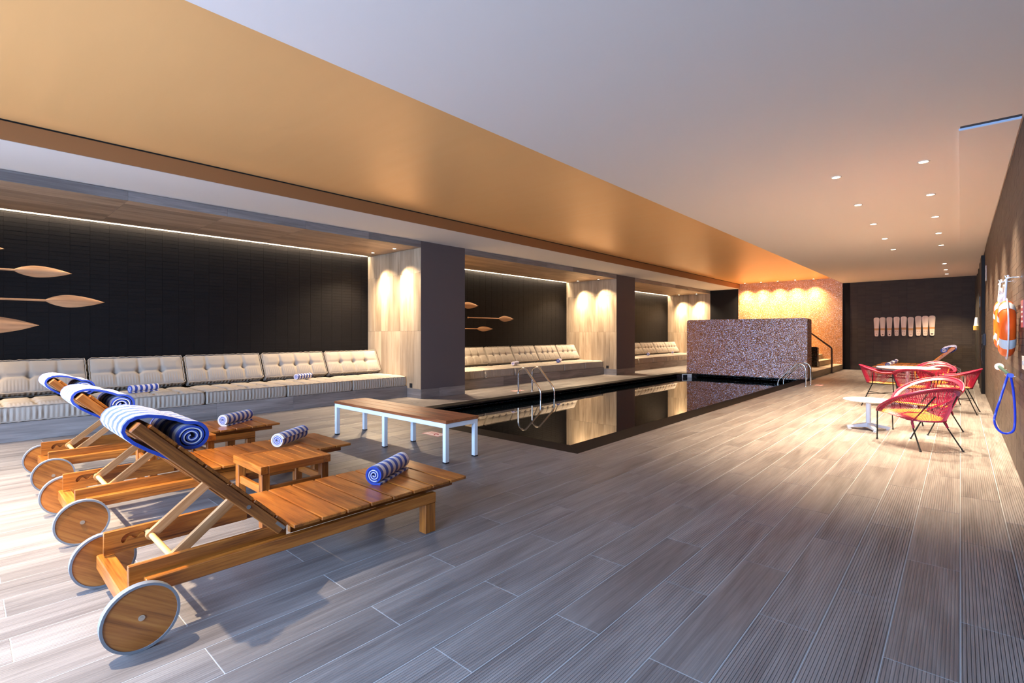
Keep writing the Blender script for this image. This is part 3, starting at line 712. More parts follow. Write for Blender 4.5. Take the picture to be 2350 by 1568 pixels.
# ------------------------------------------------------------ long bench with white steel frame
r = empty('long_bench', (-5.28, 3.74, 0)); tag(r, 'long bench with reddish wood planks on a white steel frame', 'bench')
yy = [-.245, -.082, .082, .245]
for a, b_ in zip(yy, yy[1:]): MB().box(-1.185, 1.185, a+.001, b_-.001, .43, .464, bev=.003).build('plank', mahog, r)
fr = MB()
for s in (-1, 1): fr.box(-1.175, 1.175, s*.24, s*.19, .38, .4295, bev=.002)
for x in (-1.175, -.025, 1.125): fr.box(x, x+.05, -.1899, .1899, .38, .4295)
fr.build('frame', white_steel, r)
for x in (-1.175, -.025, 1.125):
    for s in (-1, 1):
        lg = MB().box(x, x+.05, s*.24, s*.19, .012, .3798, bev=.002).build('leg', white_steel, r)
        MB().box(x-.001, x+.051, s*.241, s*.189, 0, .0125).build('foot_cap', black_p, lg)

# ------------------------------------------------------------ tufted mattress cushions of the bays
def cushion(L_, D, T, nbx, nby, name, ribs=True):
    """local: x along the sofa 0..L, y depth 0..D, z thickness; puffed top with buttons, fluted sides"""
    nx, ny, nz = 150, 24, 6; mb = MB(); vs = []; idx = {}
    bx = [L_*(i+1)/(nbx+1) for i in range(nbx)]; by = [D*(j+1)/(nby+1) for j in range(nby)]
    def top(u, v):
        x, y = u*L_, v*D
        e = min(1, min(u, 1-u)*L_/.10, min(v, 1-v)*D/.10); e = e**.5
        z = T*.86+T*.18*e
        for px in bx:
            for py in by:
                d = math.hypot(x-px, y-py); z -= T*.30*math.exp(-(d/.045)**2)
        for px in bx: z -= T*.12*math.exp(-((x-px)/.026)**2)*e
        for py in by: z -= T*.10*math.exp(-((y-py)/.026)**2)*e
        if nby == 1: z += .0035*math.sin(x*2*PI/.037)*max(0, min(1, (.40-v)/.15))*e
        else: z += .0030*math.sin(x*2*PI/.041)*max(0, min(1, (.16-v)/.08))*e
        return z
    per = []
    for i in range(nx+1):
        for j in range(ny+1):
            u, v = i/nx, j/ny; idx[i, j] = len(vs)
            vs.append((u*L_, v*D, top(u, v)))
    fs = [(idx[i, j], idx[i+1, j], idx[i+1, j+1], idx[i, j+1]) for i in range(nx) for j in range(ny)]
    mb.add(vs, fs)
    # side skirt: many flutes
    per = []; m1 = int(L_/.0135); m2 = int(D/.0135)
    for k in range(m1): per.append((L_*k/m1, 0, 0, -1))
    for k in range(m2): per.append((L_, D*k/m2, 1, 0))
    for k in range(m1): per.append((L_*(1-k/m1), D, 0, 1))
    for k in range(m2): per.append((0, D*(1-k/m2), -1, 0))
    n = len(per); sv = []
    rz = [0, .12, .45, .8, 1.0]
    for q in rz:
        for k, (x, y, ax, ay) in enumerate(per):
            b_ = math.sin(PI*q)**.6 if 0 < q < 1 else 0
            fl = (.0085*(math.sin(k*PI/2)+.45*math.sin(k*1.31)) if ribs else 0)*b_+.012*b_
            sv.append((x+ax*fl, y+ay*fl, T*.87*q))
    sf = [(a*n+k, a*n+(k+1) % n, (a+1)*n+(k+1) % n, (a+1)*n+k) for a in range(len(rz)-1) for k in range(n)]
    mb.add(sv, sf); mb.add([(0, 0, 0), (L_, 0, 0), (L_, D, 0), (0, D, 0)], [(3, 2, 1, 0)])
    body = mb.mesh('cushion_body', linen, True, 60)
    pp = MB()
    for z in (.004, T*.87):
        ps = []
        for k in range(0, n, 3):
            x, y, ax, ay = per[k]; w_ = .004*math.sin(k*.7)
            ps.append((x+ax*(.010+w_), y+ay*(.010+w_), z+.004*math.sin(k*.9)+.004))
        pp.tube(ps, .0075, 5, closed=True)
    pip = pp.mesh('piping', linen_e, True)
    bb = MB()
    for px in bx:
        for py in by:
            z = top(px/L_, py/D); bb.cyl((px, py, z-.004), (px, py, z+.004), .009, 8)
    btn = bb.mesh('buttons', linen_e, True)
    return body, pip, btn
def place_cushion(ms, name, loc, rot, label, group):
    e = empty(name, loc); e.rotation_euler = rot
    for nm, me in zip(('cushion_body', 'piping', 'tuft_buttons'), ms): linked(nm, me, e)
    tag(e, label, 'cushion', group)
bayw = ['front bay', 'second bay', 'farthest bay']
ordw = ['last', 'second', 'third', 'fourth', 'fifth', 'sixth']
for k, ((y0, y1), n) in enumerate(zip(BAYS, (6, 6, 6))):
    step = (y1-y0-.03)/n
    if k == 0: step = 1.315
    seat = cushion(step-.050, .99, .225, 3, 2, 's'); back = cushion(step-.060, .50, .17, 3, 1, 'b')
    for i in range(n):
        ye = y1-.018-i*step
        pos = 'at the far end beside the plank wall' if i == 0 else ordw[i]+' from the far end'
        # local x -> +y world reversed: rotate so that x runs along +Y and depth runs toward -X
        place_cushion(seat, 'seat_cushion', (XSB-.012, ye-step+.025, .2525), (0, 0, PI/2), f'beige tufted seat cushion of the {bayw[k]}, {pos}', f'seat cushions in the {bayw[k]}')
        M = Matrix.Rotation(PI/2, 4, 'Z') @ Matrix.Rotation(R(62), 4, 'X')
        place_cushion(back, 'back_cushion', (-10.20, ye-step+.030, .487), M.to_euler(), f'beige tufted back cushion of the {bayw[k]}, {pos}', f'back cushions in the {bayw[k]}')

# ------------------------------------------------------------ chairs of cord on black steel
def chair(dining):
    r = empty('cord_dining_chair' if dining else 'cord_lounge_chair')
    if dining:
        a, yb, yf = .335, -.40, .25
        def rim(t):  # t 0..1 around from front-left over the back to front-right
            th = R(-215)+t*R(250); x = a*math.cos(th+R(0)); s_ = math.sin(th)
            return Vector((a*math.cos(R(215)-t*R(250)+0), (-.40 if True else 0)*0, 0))
    pts, n = [], 48
    if dining:
        for i in range(n+1):
            ph = R(-28)+R(236)*i/n              # 90deg = back centre
            x = .30*math.cos(ph); y = -.365*math.sin(ph)
            back = max(0, math.sin(ph)); z = .655+.125*back**1.2
            pts.append(Vector((x, y+.02, z)))
        seat_z, sr_x, sr_y, sc_y = .435, .215, .225, .0
        nf = 28
    else:
        for i in range(n+1):
            ph = R(-32)+R(244)*i/n
            x = .39*math.cos(ph); y = -.44*math.sin(ph)
            back = (math.sin(ph)+.53)/1.53; z = .405+.35*back**.85
            pts.append(Vector((x, y, z)))
        seat_z, sr_x, sr_y, sc_y = .345, .215, .21, -.10
        nf = 40
    # steel rim wrapped with red cord: broad flattened band
    mb = MB(); mb.tube(pts, .014, 8); rm = mb.build('rim', red_cord, r, True)
    bd = MB(); inner = []
    for i, p in enumerate(pts):
        c = Vector((0, sc_y, seat_z)); d = (c-p); d.normalize(); inner.append(p+d*.052)
    vs = []
    for i, p in enumerate(pts):
        nrm = Vector((-p.x, -p.y, 0)).normalized()*.004
        vs += [p+nrm, inner[i]+nrm, inner[i]-nrm, p-nrm]
    m_ = len(pts); fs = [(i*4+j, i*4+(j+1) % 4, (i+1)*4+(j+1) % 4, (i+1)*4+j) for i in range(m_-1) for j in range(4)]
    bd.add(vs, fs+[(0, 1, 2, 3), tuple((m_-1)*4+k for k in (3, 2, 1, 0))]); bd.build('rim_wrap', red_cord, r, True)
    # seat ring
    ring_ = []
    for i in range(40):
        ph = 2*PI*i/40; x = sr_x*math.cos(ph); y = sc_y-sr_y*math.sin(ph)
        z = seat_z+(0 if dining else .05*max(0, (y-sc_y)/sr_y))
        ring_.append(Vector((x, y, z)))
    fl = pts[0]; fr_ = pts[-1]
    mb = MB(); mb.tube(ring_, .010, 6, closed=True); mb.build('seat_ring', red_cord if not dining else black_m, r, True)
    # red cords from the rim down to the seat ring
    cd_ = MB(); k = nf*2
    for i in range(k+1):
        t = i/k; f = t*(len(pts)-1); i0 = min(int(f), len(pts)-2); p = pts[i0].lerp(pts[i0+1], f-i0)
        ph = R(-8)+R(196)*t
        q = Vector((sr_x*math.cos(ph), sc_y-sr_y*math.sin(ph), seat_z))
        cd_.tube([p, q], .0036, 4, cap=False)
    tag(cd_.build('back_cords', red_cord, r, False), kind='stuff')
    # yellow cords of the seat: front lip to back of the ring
    yc = MB(); m2 = 34
    if dining: front = [Vector((-.225, .26, seat_z+.012)), Vector((.225, .26, seat_z+.012))]
    else: front = [Vector((-.29, .30, .40)), Vector((.29, .30, .40))]
    for i in range(m2+1):
        t = i/m2; u = -1+2*t; x = sr_x*u*.985
        yb_ = sc_y-sr_y*math.sqrt(max(0, 1-(u*.985)**2))
        pf = front[0].lerp(front[1], t)
        yc.tube([pf, Vector((x, yb_, seat_z+.008))], .0052, 4, cap=False)
    tag(yc.build('seat_cords', yel_cord, r, False), kind='stuff')
    mb = MB(); mb.tube([fl, front[1], front[0], fr_] if fl.x > 0 else [fl, front[0], front[1], fr_], .011, 6); mb.build('front_bar', yel_cord, r, True)
    # legs
    if dining: feet = [(-.28, -.30), (.28, -.30), (-.27, .30), (.27, .30)]
    else: feet = [(-.255, -.36), (.255, -.36), (-.225, .37), (.225, .37)]
    for k, (x, y) in enumerate(feet):
        s = -1 if x < 0 else 1; rear = y < 0
        if dining:
            top_ = (s*.215, -.14, .44) if rear else (s*.30, .20, .66)
            ps = [(x, y, .004), top_] if not rear else [(x, y, .004), (s*.215, -.13, .43), (s*.29, -.12, .66)]
        else:
            ps = [(x, y, .004), (s*.20, -.16, .31), (s*.13, -.42, .66)] if rear else [(x, y, .004), (s*.335, .22, .42)]
        mb = MB(); mb.tube(ps, .0085, 6); lg = mb.build('leg', black_m, r, True)
        mb = MB(); mb.cyl((x, y, 0), (x, y, .016), .012, 8); mb.build('foot_cap', black_p, lg, True)
    if not dining:
        for s in (-1, 1):
            mb = MB(); mb.tube([(s*.2, -.165, .34), (s*.205, -.185, .30), (s*.212, -.205, .25)], .012, 6); mb.build('cord_binding', red_cord, r, True)
    else:
        for s in (-1, 1):
            mb = MB(); mb.tube([(s*.255, -.22, .24), (s*.0, 0, .235), (s*.275, .25, .26)], .006, 5); mb.build('stretcher', black_m, r, True)
    return r
def aim(o, x, y, fx, fy): o.location = (x, y, 0); o.rotation_euler = (0, 0, math.atan2(-fx, fy))
c1 = chair(False); aim(c1, -.405, 8.06, -.677, .735); tag(c1, 'low red cord lounge chair in front, seen from behind, beside the small white table', 'chair', 'red cord lounge chairs')
c2 = copy_tree(c1); aim(c2, -.36, 9.36, -.46, -.887); tag(c2, 'second low red cord lounge chair just behind the first, facing the camera')
d0 = chair(True); aim(d0, -1.15, 12.06, 1, .08); tag(d0, 'red cord chair at the left side of the white dining table', 'chair', 'red cord dining chairs')
for (x, y, fx, fy, lb) in ((-.63, 11.46, -.05, 1, 'red cord chair on the near side of the dining table, back to the camera'), (-.06, 11.97, -1, .08, 'red cord chair at the right side of the white dining table near the brick wall'),
                           (-.36, 12.95, -.35, -1, 'red cord chair at the far right side of the white dining table'), (-.42, 14.2, -.1, -1, 'red cord chair standing farthest back, behind the dining table')):
    c = copy_tree(d0); aim(c, x, y, fx, fy); tag(c, lb)
# round white tables
def round_table(x, y, h, rad, label, cat, name):
    r = empty(name, (x, y, 0)); tag(r, label, cat)
    mb = MB(); n = 48; prof = [(.0, h-.022), (rad-.03, h-.022), (rad, h-.008), (rad, h-.003), (rad-.004, h), (0, h)]
    vs = [(q*math.cos(2*PI*k/n), q*math.sin(2*PI*k/n), z) for k in range(n) for q, z in prof]; m_ = len(prof)
    fs = [(k*m_+j, ((k+1) % n)*m_+j, ((k+1) % n)*m_+j+1, k*m_+j+1) for k in range(n) for j in range(m_-1)]
    mb.add(vs, fs); mb.build('table_top', plain('table_top_white', (.82, .82, .80), .3), r, True)
    MB().cyl((0, 0, .05), (0, 0, h-.0225), .032, 20).build('column', plain('table_base_white', (.6, .64, .72), .35), r, True)
    for k in range(4):
        a = R(25)+k*PI/2; M = Matrix.Rotation(a, 4, 'Z'); l_ = .27 if h < .6 else .33
        mb = MB(); mb.add([M @ Vector(p) for p in ((.02, -.028, .095), (.02, .028, .095), (l_, .022, .045), (l_, -.022, .045), (.02, -.028, .035), (.02, .028, .035), (l_, .022, .018), (l_, -.022, .018))], [(0, 1, 2, 3), (4, 7, 6, 5), (0, 3, 7, 4), (1, 5, 6, 2), (3, 2, 6, 7), (0, 4, 5, 1)])
        f_ = mb.build('foot', plain('table_base_white', (.6, .64, .72), .35), r)
        p = M @ Vector((l_-.03, 0, 0)); MB().cyl((p.x, p.y, 0), (p.x, p.y, .02), .028, 12, r2=.014).build('glide', white_p, f_, True)
round_table(-1.0, 8.93, .435, .312, 'small low round white pedestal table beside the red lounge chairs', 'table', 'pedestal_table')
round_table(-.76, 12.33, .745, .49, 'large round white dining table ringed by red cord chairs', 'table', 'dining_table')

# ------------------------------------------------------------ pool ladders
def ladder(x, s, ys, label):
    r = empty('pool_ladder', (x, (ys[0]+ys[1])/2, 0)); yc = (ys[0]+ys[1])/2
    for y in ys:
        p = [(0, y-yc, .004), (0, y-yc, .42)]
        for k in range(1, 9):
            a = PI-k*R(118)/8; p.append((s*(.155+.155*math.cos(a)), y-yc, .42+.175*math.sin(a)))
        p += [(s*.60, y-yc, .19), (s*.655, y-yc, .12), (s*.672, y-yc, .06), (s*.675, y-yc, -1.2)]
        mb = MB(); mb.tube(p, .021, 10); mb.build('side_tube', chrome, r, True)
        mb = MB(); mb.cyl((0, y-yc, .001), (0, y-yc, .012), .045, 16); mb.build('floor_flange', chrome, r, True)
    for z in (-.35, -.62, -.9):
        mb = MB(); mb.box(s*.64, s*.72, ys[0]-yc+.02, ys[1]-yc-.02, z, z+.025, bev=.004); mb.build('rung', chrome, r)
    tag(r, label, 'ladder', 'polished steel pool ladders')
ladder(-7.755, 1, (8.85, 9.36), 'polished steel pool ladder on the left edge of the pool before the second sofa')
ladder(-3.045, -1, (15.05, 15.62), 'polished steel pool ladder on the right edge of the pool by the mosaic screen')

# ------------------------------------------------------------ floor stickers
def text(s, size, mat, name, parent, M):
    cu = bpy.data.curves.new(name, 'FONT'); cu.body = s; cu.size = size; cu.extrude = .0002; cu.align_x = 'CENTER'; cu.align_y = 'CENTER'
    t = bpy.data.objects.new(name, cu); COL.objects.link(t)
    me = bpy.data.meshes.new_from_object(t.evaluated_get(bpy.context.evaluated_depsgraph_get())); me.name = name; bpy.data.objects.remove(t)
    me.transform(M); me.materials.clear(); me.materials.append(mat)
    o = bpy.data.objects.new(name, me); COL.objects.link(o); o.parent = parent; return o
def sticker(x, y, rz, sx, sy, label):
    r = empty('floor_sticker', (x, y, .0), rz); tag(r, label, 'sticker', 'warning stickers on the floor')
    MB().box(-sx/2, sx/2, -sy/2, sy/2, .0004, .0012).build('sheet', red_st if False else plain('sticker_border', (.62, .25, .25), .5), r)
    MB().box(-sx/2+.02, sx/2-.02, -sy/2+.02, sy/2-.02, .0012, .0016).build('face', plain('sticker_face', (.74, .60, .60), .5), r)
    mb = MB()
    for k in range(3): mb.box(-sx/2+.05, sx/2-.13, sy/2-.055-k*.028, sy/2-.045-k*.028, .0016, .0019)
    mb.build('print_lines', red_st, r)
    mb = MB(); mb.tube([(sx/2-.12+.03*math.cos(a*PI/6), -sy*.12+.03*math.sin(a*PI/6), .002) for a in range(10)], .006, 4); mb.build('print_symbol', red_st, r)
sticker(-5.45, 4.45, R(0), .36, .19, 'pale pink and red warning sticker on the floor under the long bench')
sticker(-8.08, 9.2, R(90), .36, .19, 'pink warning sticker on the deck beside the left pool ladder')
sticker(-2.85, 15.65, R(90), .36, .19, 'pink warning sticker on the deck beside the right pool ladder')
dr = empty('floor_drain', (-8.2, 6.2, 0)); tag(dr, 'small round steel floor drain in front of the first pillar', 'drain'); MB().cyl((0, 0, .0004), (0, 0, .0025), .05, 20).build('cover', bolt_m, dr, True)

# ------------------------------------------------------------ paddles on the bay walls
def paddle(ytip, z, L_, bl, hw, shaft, label, group, fat=1.0):
    r = empty('wooden_paddle', (XB+.013, ytip-L_/2, z)); h = L_/2; pr_ = []
    n = 26; up = []
    for i in range(n+1):
        t = i/n; y = h-bl+bl*t
        wv = hw*(math.sin(PI*min(1, t/.78)**.72*.5) if t < .36 else 1)*1.0
        if t < .38: wv = shaft+(hw-shaft)*math.sin(PI/2*t/.38)**.8
        else: wv = hw*(1-((t-.38)/.62)**1.75)
        up.append((y, max(wv, .001)))
    knob = [(-h+.0, shaft*.6), (-h+.015, shaft*1.5), (-h+.04, shaft*1.7), (-h+.065, shaft*1.2), (-h+.08, shaft*.9)]
    prof = knob+up
    mb = MB(); vs = []; m_ = len(prof)
    for y, w_ in prof: vs += [(.004, y, -w_), (.020, y, -w_*.55), (.023, y, 0), (.020, y, w_*.55), (.004, y, w_)]
    fs = [(i*5+j, i*5+j+1, (i+1)*5+j+1, (i+1)*5+j) for i in range(m_-1) for j in range(4)]+[(i*5, (i+1)*5, (i+1)*5+4, i*5+4) for i in range(m_-1)]+[(0, 4, 3, 2, 1)]
    mb.add(vs, fs); mb.build('paddle_body', paddle_w, r, True, sharp=35)
    tag(r, label, 'paddle', group)
g1 = 'wooden paddles on the front bay wall'; g2 = 'wooden paddles on the second bay wall'
paddle(.47, 2.67, 2.02, .64, .09, .016, 'highest wooden paddle on the black wall of the front bay, only its tip in view', g1)
paddle(1.235, 2.365, 2.02, .66, .090, .016, 'second highest wooden paddle of the front bay, pinkish leaf-shaped blade', g1)
paddle(1.645, 1.922, 2.02, .72, .100, .017, 'wooden paddle reaching furthest right in the front bay, orange-brown blade', g1)
paddle(.85, 1.53, 2.02, .95, .135, .02, 'lowest wooden paddle of the front bay with a broad pale blade', g1)
paddle(10.355, 2.225, 2.02, .68, .095, .016, 'top wooden paddle of the second bay, cut off by the pillar', g2)
paddle(11.93, 1.868, 2.02, .68, .090, .016, 'middle wooden paddle of the second bay, seen whole with its knob end', g2)
paddle(10.97, 1.545, 2.02, .66, .076, .015, 'lowest wooden paddle of the second bay above the sofa', g2)

# ------------------------------------------------------------ carved face boards on the far wall
mx = [-2.342, -2.140, -1.93, -1.715, -1.485, -1.255, -1.005, -.80, -.735+.005]
pxs = [2011.5, 2025.5, 2041, 2057.5, 2074, 2090, 2107.5, 2123.5, 2139]
ztop = [.0, .005, .01, .02, .025, -.0, .03, .03, .035]
names_ = ['round open mouth, at the left end', 'small dark mouth, second from the left', 'dark mouth, third from the left', 'faint closed mouth, fourth from the left', 'short round mouth, in the middle', 'hanging lowest, sixth along', 'curved smile, third from the right', 'curved smile, second from the right', 'wide open laughing mouth, at the right end']
for i in range(9):
    t = (pxs[i]-1175)/1143.9; k = 23.27/(cF.y+cR.y*t); X = (cF.x+cR.x*t)*k
    r = empty('carved_face_board', (X, 23.305, 1.655+ztop[i])); s = 1+.05*(i >= 6)
    tag(r, f'carved wooden face board on the far wall, {names_[i]}', 'wall ornament', 'carved wooden face boards')
    def outline(z0, z1, y0, y1, mat, nm):
        mb = MB(); p = []
        prof = [(-.36, .028), (-.352, .045), (-.33, .056), (-.28, .060), (-.10, .066), (.10, .078), (.27, .088), (.31, .086), (.335, .072), (.35, .05), (.357, .0)]
        def wd(z):
            for (a, b_), (c, d_) in zip(prof, prof[1:]):
                if a <= z <= c: return b_+(d_-b_)*(z-a)/(c-a)
            return 0
        zs = sorted(set([z0, z1]+[a for a, _ in prof if z0 < a < z1]))
        poly = [(wd(z)*s, z) for z in zs]+[(-wd(z)*s, z) for z in zs[::-1]]
        mb.prism(poly, 1, y0, y1); return mb.build(nm, mat, r)
    outline(-.055, .357, -.030, -.004, mask_w, 'head_board'); outline(-.13, -.0552, -.027, -.004, mask_band, 'forehead_band'); outline(-.36, -.1302, -.032, -.004, mask_w, 'face')
    mb = MB()
    for sx in (-1, 1): mb.cyl((sx*.026, -.034, -.195), (sx*.026, -.031, -.195), .009, 8)
    if i in (0, 1, 2, 4): mb.cyl((.003, -.0345, -.30), (.003, -.031, -.30), (.012, .02, .022, 0, .012)[i], 10)
    elif i == 8: mb.prism([(-.038, -.275), (.038, -.275), (.028, -.31), (0, -.322), (-.028, -.31)], 1, -.035, -.031)
    else: mb.tube([(.028*math.sin(R(a)), -.033, -.268-.028*math.cos(R(a))) for a in range(-70, 71, 20)], .004, 4)
    tag(mb.build('features', plain('face_dark', (.03, .012, .008), .7), r), kind='stuff')

# ------------------------------------------------------------ right wall: lifebuoys, rescue loop, signs
def buoy(y, z, x, label, rr=.275):
    r = empty('lifebuoy', (x, y, z)); n = 40
    def tor(a0, a1, R0, rx, ry, k, nm, mat, cap=False):
        mb = MB(); m_ = 14; vs = []
        for i in range(k+1):
            a = a0+(a1-a0)*i/k
            for j in range(m_):
                b_ = 2*PI*j/m_; q = R0+rx*math.cos(b_); vs.append((ry*math.sin(b_), q*math.cos(a), q*math.sin(a)))
        full = abs(a1-a0-2*PI) < 1e-6
        fs = [(i*m_+j, i*m_+(j+1) % m_, (i+1)*m_+(j+1) % m_, (i+1)*m_+j) for i in range(k) for j in range(m_)]
        mb.add(vs, fs); return mb.build(nm, mat, r, True)
    tor(0, 2*PI, rr-.075, .075, .058, n, 'ring', tyre_o)
    for a in (R(35), R(125), R(215), R(305)): tor(a-R(11), a+R(11), rr-.075, .078, .061, 6, 'tape_band', tape_m)
    mb = MB(); ps = []
    for k in range(48):
        a = 2*PI*k/48; sag = .006+.016*abs(math.sin(2*(a-R(35)))); ps.append((0.0, (rr+sag)*math.cos(a), (rr+sag)*math.sin(a)))
    mb.tube(ps, .006, 6, closed=True); mb.build('grab_line', rope_w, r, True)
    tag(r, label, 'lifebuoy', 'orange lifebuoys'); return r
buoy(6.83, 1.448, .335, 'orange lifebuoy with silver bands on the right wall, nearer of the two')
buoy(7.86, 1.50, .345, 'orange lifebuoy with silver bands on the right wall, farther of the two')
for y, z, zt, lb in ((6.83, 1.72, 1.935, 'nearer'), (7.86, 1.77, 1.975, 'farther')):
    r = empty('wall_hook', (XR-.016, y, zt)); tag(r, f'pale steel hook with white rope holding the {lb} lifebuoy', 'hook', 'lifebuoy hooks')
    mb = MB(); mb.tube([(0, 0, .01), (-.05, 0, .012), (-.09, 0, .0), (-.10, 0, .03)], .006, 6); mb.build('hook_arm', chrome, r, True)
    mb = MB(); mb.tube([(-.088, 0, .0), (-.095, -.035, -.12), (-.10, -.04, z-zt)], .009, 6); mb.tube([(-.088, 0, .0), (-.095, .035, -.12), (-.10, .04, z-zt)], .009, 6)
    mb.tube([(-.088, .01, .0), (-.10, .02, -.02), (-.07, .03, .02), (-.08, 0, .03)], .009, 6); mb.build('rope', rope_w, r, True)
r = empty('rope_coil', (.33, 7.35, 1.80)); tag(r, 'white coiled throw rope hung between the two lifebuoys', 'rope')
mb = MB()
for k in range(5): mb.tube([(.02*math.sin(j+k), (.10-.006*k)*math.cos(2*PI*j/16), (.075-.004*k)*math.sin(2*PI*j/16)-.012*k) for j in range(16)], .011, 6, closed=True)
mb.tube([(.0, -.08, .03), (.0, -.25, .09), (.0, -.5, .07)], .008, 6)
mb.build('coil', rope_w, r, True)
# rescue loop pole on its bracket
r = empty('rescue_loop', (XR-.05, 8.0, .98)); tag(r, 'wall-mounted rescue pole with white knob, dark green sleeve and hanging blue hose loop', 'rescue pole')
mb = MB(); mb.cyl((-.02, .88, .0), (-.02, -.95, .0), .018, 12); mb.build('sleeve', green_dk, r, True)
mb = MB(); mb.tube([(-.02, .88, 0), (-.02, .92, 0), (-.02, .96, 0), (-.02, .99, 0)], .045, 12, r2=.03); mb.build('end_knob', white_p, r, True)
mb = MB(); mb.cyl((-.02, -.95, .0), (-.02, -1.10, .01), .022, 12); mb.build('collar', blue_rub, r, True)
for y in (.6, -.75):
    mb = MB(); mb.tube([(.034, y, -.02), (-.02, y, -.035), (-.045, y, -.0)], .006, 6); mb.build('bracket', chrome, r, True)
mb = MB(); lp = []
ctrl = [(-0.011, -1.08, 0.028), (-0.038, -1.068, -0.089), (-0.075, -1.08, -0.251), (-0.102, -1.068, -0.374), (-0.112, -1.08, -0.453), (-0.093, -1.068, -0.524), (-0.056, -1.08, -0.563), (-0.014, -1.068, -0.565), (0.022, -1.08, -0.531), (0.034, -1.068, -0.445), (0.031, -1.08, -0.275), (0.019, -1.068, -0.107), (0.001, -1.08, 0.011)]
ctrl = [(x-.024, y, z) for x, y, z in ctrl]
for i in range(len(ctrl)-1):
    p0 = Vector(ctrl[max(i-1, 0)]); p1 = Vector(ctrl[i]); p2 = Vector(ctrl[i+1]); p3 = Vector(ctrl[min(i+2, len(ctrl)-1)])
    for t in (0, .25, .5, .75): lp.append(.5*((2*p1)+(-p0+p2)*t+(2*p0-5*p1+4*p2-p3)*t*t+(-p0+3*p1-3*p2+p3)*t**3))
mb.tube(lp+[Vector(ctrl[-1])], .010, 8); mb.build('hose', blue_rub, r, True)
def plate(name, y0, y1, z0, z1, th, mat, label, cat, extra=None):
    r = empty(name, (XR-.016, (y0+y1)/2, (z0+z1)/2)); tag(r, label, cat); h = (y1-y0)/2; v = (z1-z0)/2
    MB().box(-th, -.0002, -h, h, -v, v, bev=.0015).build('panel', mat, r)
    if extra: extra(r, h, v, th)
    return r
def lines(r, h, v, th):
    mb = MB()
    for k in range(4): mb.box(-th-.0006, -th, -h*.6, h*.6, v*(.5-.35*k)-.008, v*(.5-.35*k)+.008)
    mb.build('print_lines', plain('print_white', (.8, .75, .75), .5), r)
plate('safety_notice', 6.27, 6.50, 1.455, 1.70, .012, plain('notice_red', (.45, .10, .12), .4), 'narrow dusky red safety notice beside the nearer lifebuoy', 'sign', lines)
def swt(r, h, v, th):
    MB().box(-th-.004, -th, -h*.35, h*.35, -v*.3, v*.3, bev=.001).build('switch', plain('switch_grey', (.55, .6, .7), .4), r)
plate('switch_plate', 6.08, 6.26, 1.09, 1.205, .02, white_p, 'white switch plate low on the right wall by the frame edge', 'switch', swt)
plate('thermometer_strip', 14.9, 15.05, 2.55, 2.88, .012, white_p, 'thin white strip high on the right wall before the door', 'wall fitting', lines)
def ph(r, h, v, th):
    mb = MB(); mb.box(-th-.03, -th, -h*.4, h*.4, -v*.8, v*.8, bev=.01); mb.build('handset', black_p, r)
    mb = MB(); mb.tube([(-th, 0, -v), (-th-.03, .03, -v-.15), (-th-.03, -.02, -v-.3), (-th, 0, -v-.42)], .006, 5); mb.build('cord', black_p, r, True)
plate('wall_phone', 15.3, 15.5, 1.14, 1.40, .04, plain('phone_navy', (.008, .012, .035), .5), 'dark blue wall phone beside the black door post', 'phone', ph)
r = empty('blue_notice', (.36, 16.95, 2.19)); tag(r, 'small blue and white notice on the door between the black posts', 'sign'); MB().box(-.0, .004, -.2, .2, -.13, .13).build('panel', plain('notice_blue', (.03, .30, .62), .4), r); MB().box(-.001, 0, -.12, .12, -.1, -.05).build('print_lines', white_p, r)
r = empty('hanging_float', (.34, 18.9, 1.62)); tag(r, 'small white, yellow and red float hanging at the doors', 'float')
MB().tube([(0, 0, .0), (0, 0, .05), (0, 0, .12), (0, 0, .2), (0, 0, .23)], .06, 10, r2=.03).build('white_body', white_p, r, True); MB().tube([(0, -.04, -.12), (0, -.04, -.04), (0, -.04, 0)], .07, 10).build('yellow_part', plain('float_yellow', (.7, .45, .1), .5), r, True); MB().box(-.05, .0, .05, .14, -.13, -.03, bev=.01).build('red_part', plain('float_red', (.6, .04, .03), .5), r)

# ------------------------------------------------------------ lamps
def downlight(x, y, z, power, label, group, deg=80, aim_=None, rad=.060, lens=lens_m, color=WARM, blend=.5, wide=0, waim=(0, 0)):
    r = empty('ceiling_downlight', (x, y, z)); tag(r, label, 'ceiling light', group)
    n = 20; mb = MB(); pr_ = [(rad, 0), (rad, -.006), (rad*.74, -.006), (rad*.74, -.0005)]
    vs = [(q*math.cos(2*PI*k/n), q*math.sin(2*PI*k/n), zz) for k in range(n) for q, zz in pr_]
    mb.add(vs, [(k*4+j, k*4+j+1, ((k+1) % n)*4+j+1, ((k+1) % n)*4+j) for k in range(n) for j in range(3)]); mb.build('trim_ring', trimw, r, True)
    mb = MB(); mb.cyl((0, 0, -.0005), (0, 0, -.003), rad*.72, 16); mb.build('lamp_face', lens, r, True)
    if power:
        a = aim_ if aim_ else (x, y, 0)
        spot('lamp_beam', (x, y, z-.03), power, color, deg, blend, .03, a)
        if wide: spot('lamp_spill', (x, y, z-.03), wide, color, 112, .7, .03, (x+waim[0], y+waim[1], 0))
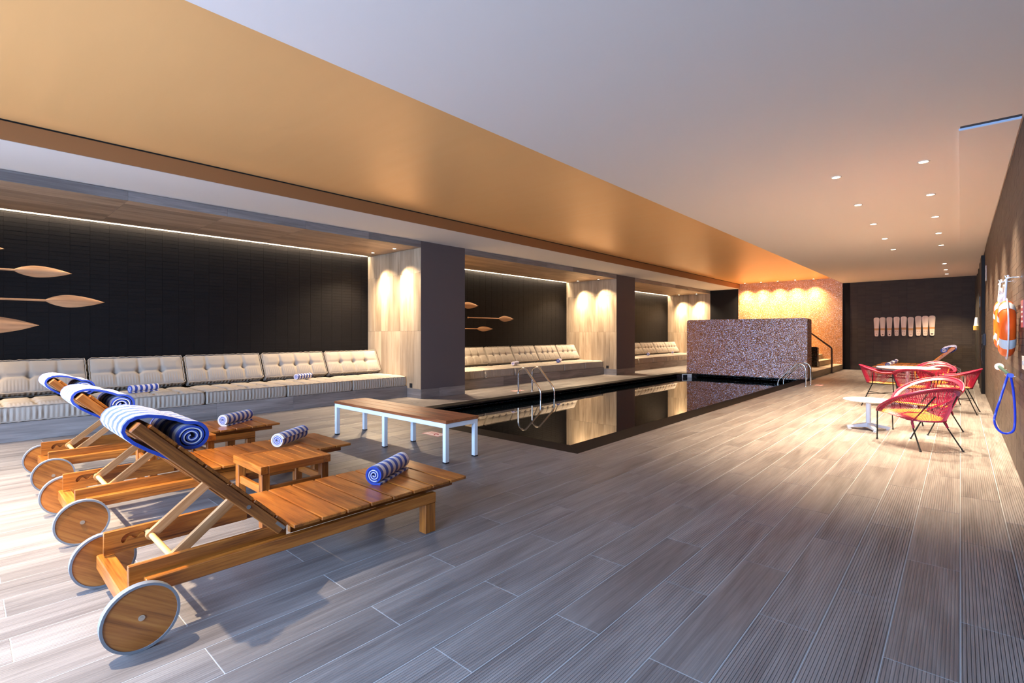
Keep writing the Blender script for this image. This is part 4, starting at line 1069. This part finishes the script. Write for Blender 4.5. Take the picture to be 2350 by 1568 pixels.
for col, x, rw in (('left', -1.172, 'left deck row'), ('right', -.315, 'right deck row')):
    for i, y in enumerate((7.47, 9.30, 11.12, 12.97, 14.77)):
        downlight(x, y, ZC, DECK_W*(1, 1, .8, .7, .6)[i], f'round ceiling spotlight, number {["one","two","three","four","five"][i]} of the {rw} counted from the camera', 'spotlights over the deck', 92, blend=.75)
for i, y in enumerate((18.72, 20.52, 22.03)):
    downlight(-.33, y, ZC, DECK_W*.8, f'far ceiling spotlight near the black end wall, {["nearest","middle","farthest"][i]} of three', 'spotlights over the deck', 92, blend=.75)
for k, (y, nm) in enumerate(((6.345, 'front bay'), (14.56, 'second bay'), (23.02, 'farthest bay'))):
    for x, sd in ((-9.98, 'back'), (-9.14, 'front')):
        downlight(x, y, ZS, NICHE_W*(1, 1.1, 1.1)[k], f'small spotlight in the plank ceiling of the {nm}, {sd} one', 'spotlights in the bays', 46, (x, y+.30, 2.1), .042, blend=1.0, wide=NICHE_W*.6, waim=(.5, -.8))
for i, x in enumerate((-6.98, -6.33, -5.68, -5.03, -4.38)):
    downlight(x, 22.95, ZG, MOS_W, f'small spotlight washing the copper mosaic wall, {["leftmost","second from left","middle","second from right","rightmost"][i]}', 'spotlights at the copper mosaic wall', 54, (x, 23.27, 1.6), .04, blend=.7, wide=MOS_W*.8, waim=(0, -.35))
# strong gallery lamps in the gold ceiling over the sun loungers (outside the frame)
for x, p in ((-3.97, 1), (-5.8, 1), (-7.2, .55)):
    downlight(x, -.45, ZG, LOUNGE_W*p, f'bright ceiling spotlight above the front loungers, {"right" if x>-4 else "middle" if x>-6 else "left"} one', 'spotlights over the loungers', 68, (x, .05, 0), .045, color=SOFTW, blend=.85)
# lamps of the first bay's near end, outside the frame on the left
for k, (y, nm) in enumerate(((8.22, 'second bay'), (16.4, 'farthest bay'))):
    for x, sd in ((-9.98, 'back'), (-9.14, 'front')):
        downlight(x, y, ZS, NICHE_W*.6, f'spotlight near the {nm} ceiling start behind the pillar, {sd} one', 'spotlights in the bays', 60, (x, y+.1, 0), .042, blend=1.0, wide=NICHE_W*.45, waim=(.6, .8))
for x in (-9.98, -9.14): downlight(x, -.95, ZS, NICHE_W*.8, f'small spotlight at the near end of the front bay ceiling, {"back" if x<-9.5 else "front"} one', 'spotlights in the bays', 75, (x, -.8, 0), .042, blend=.9)
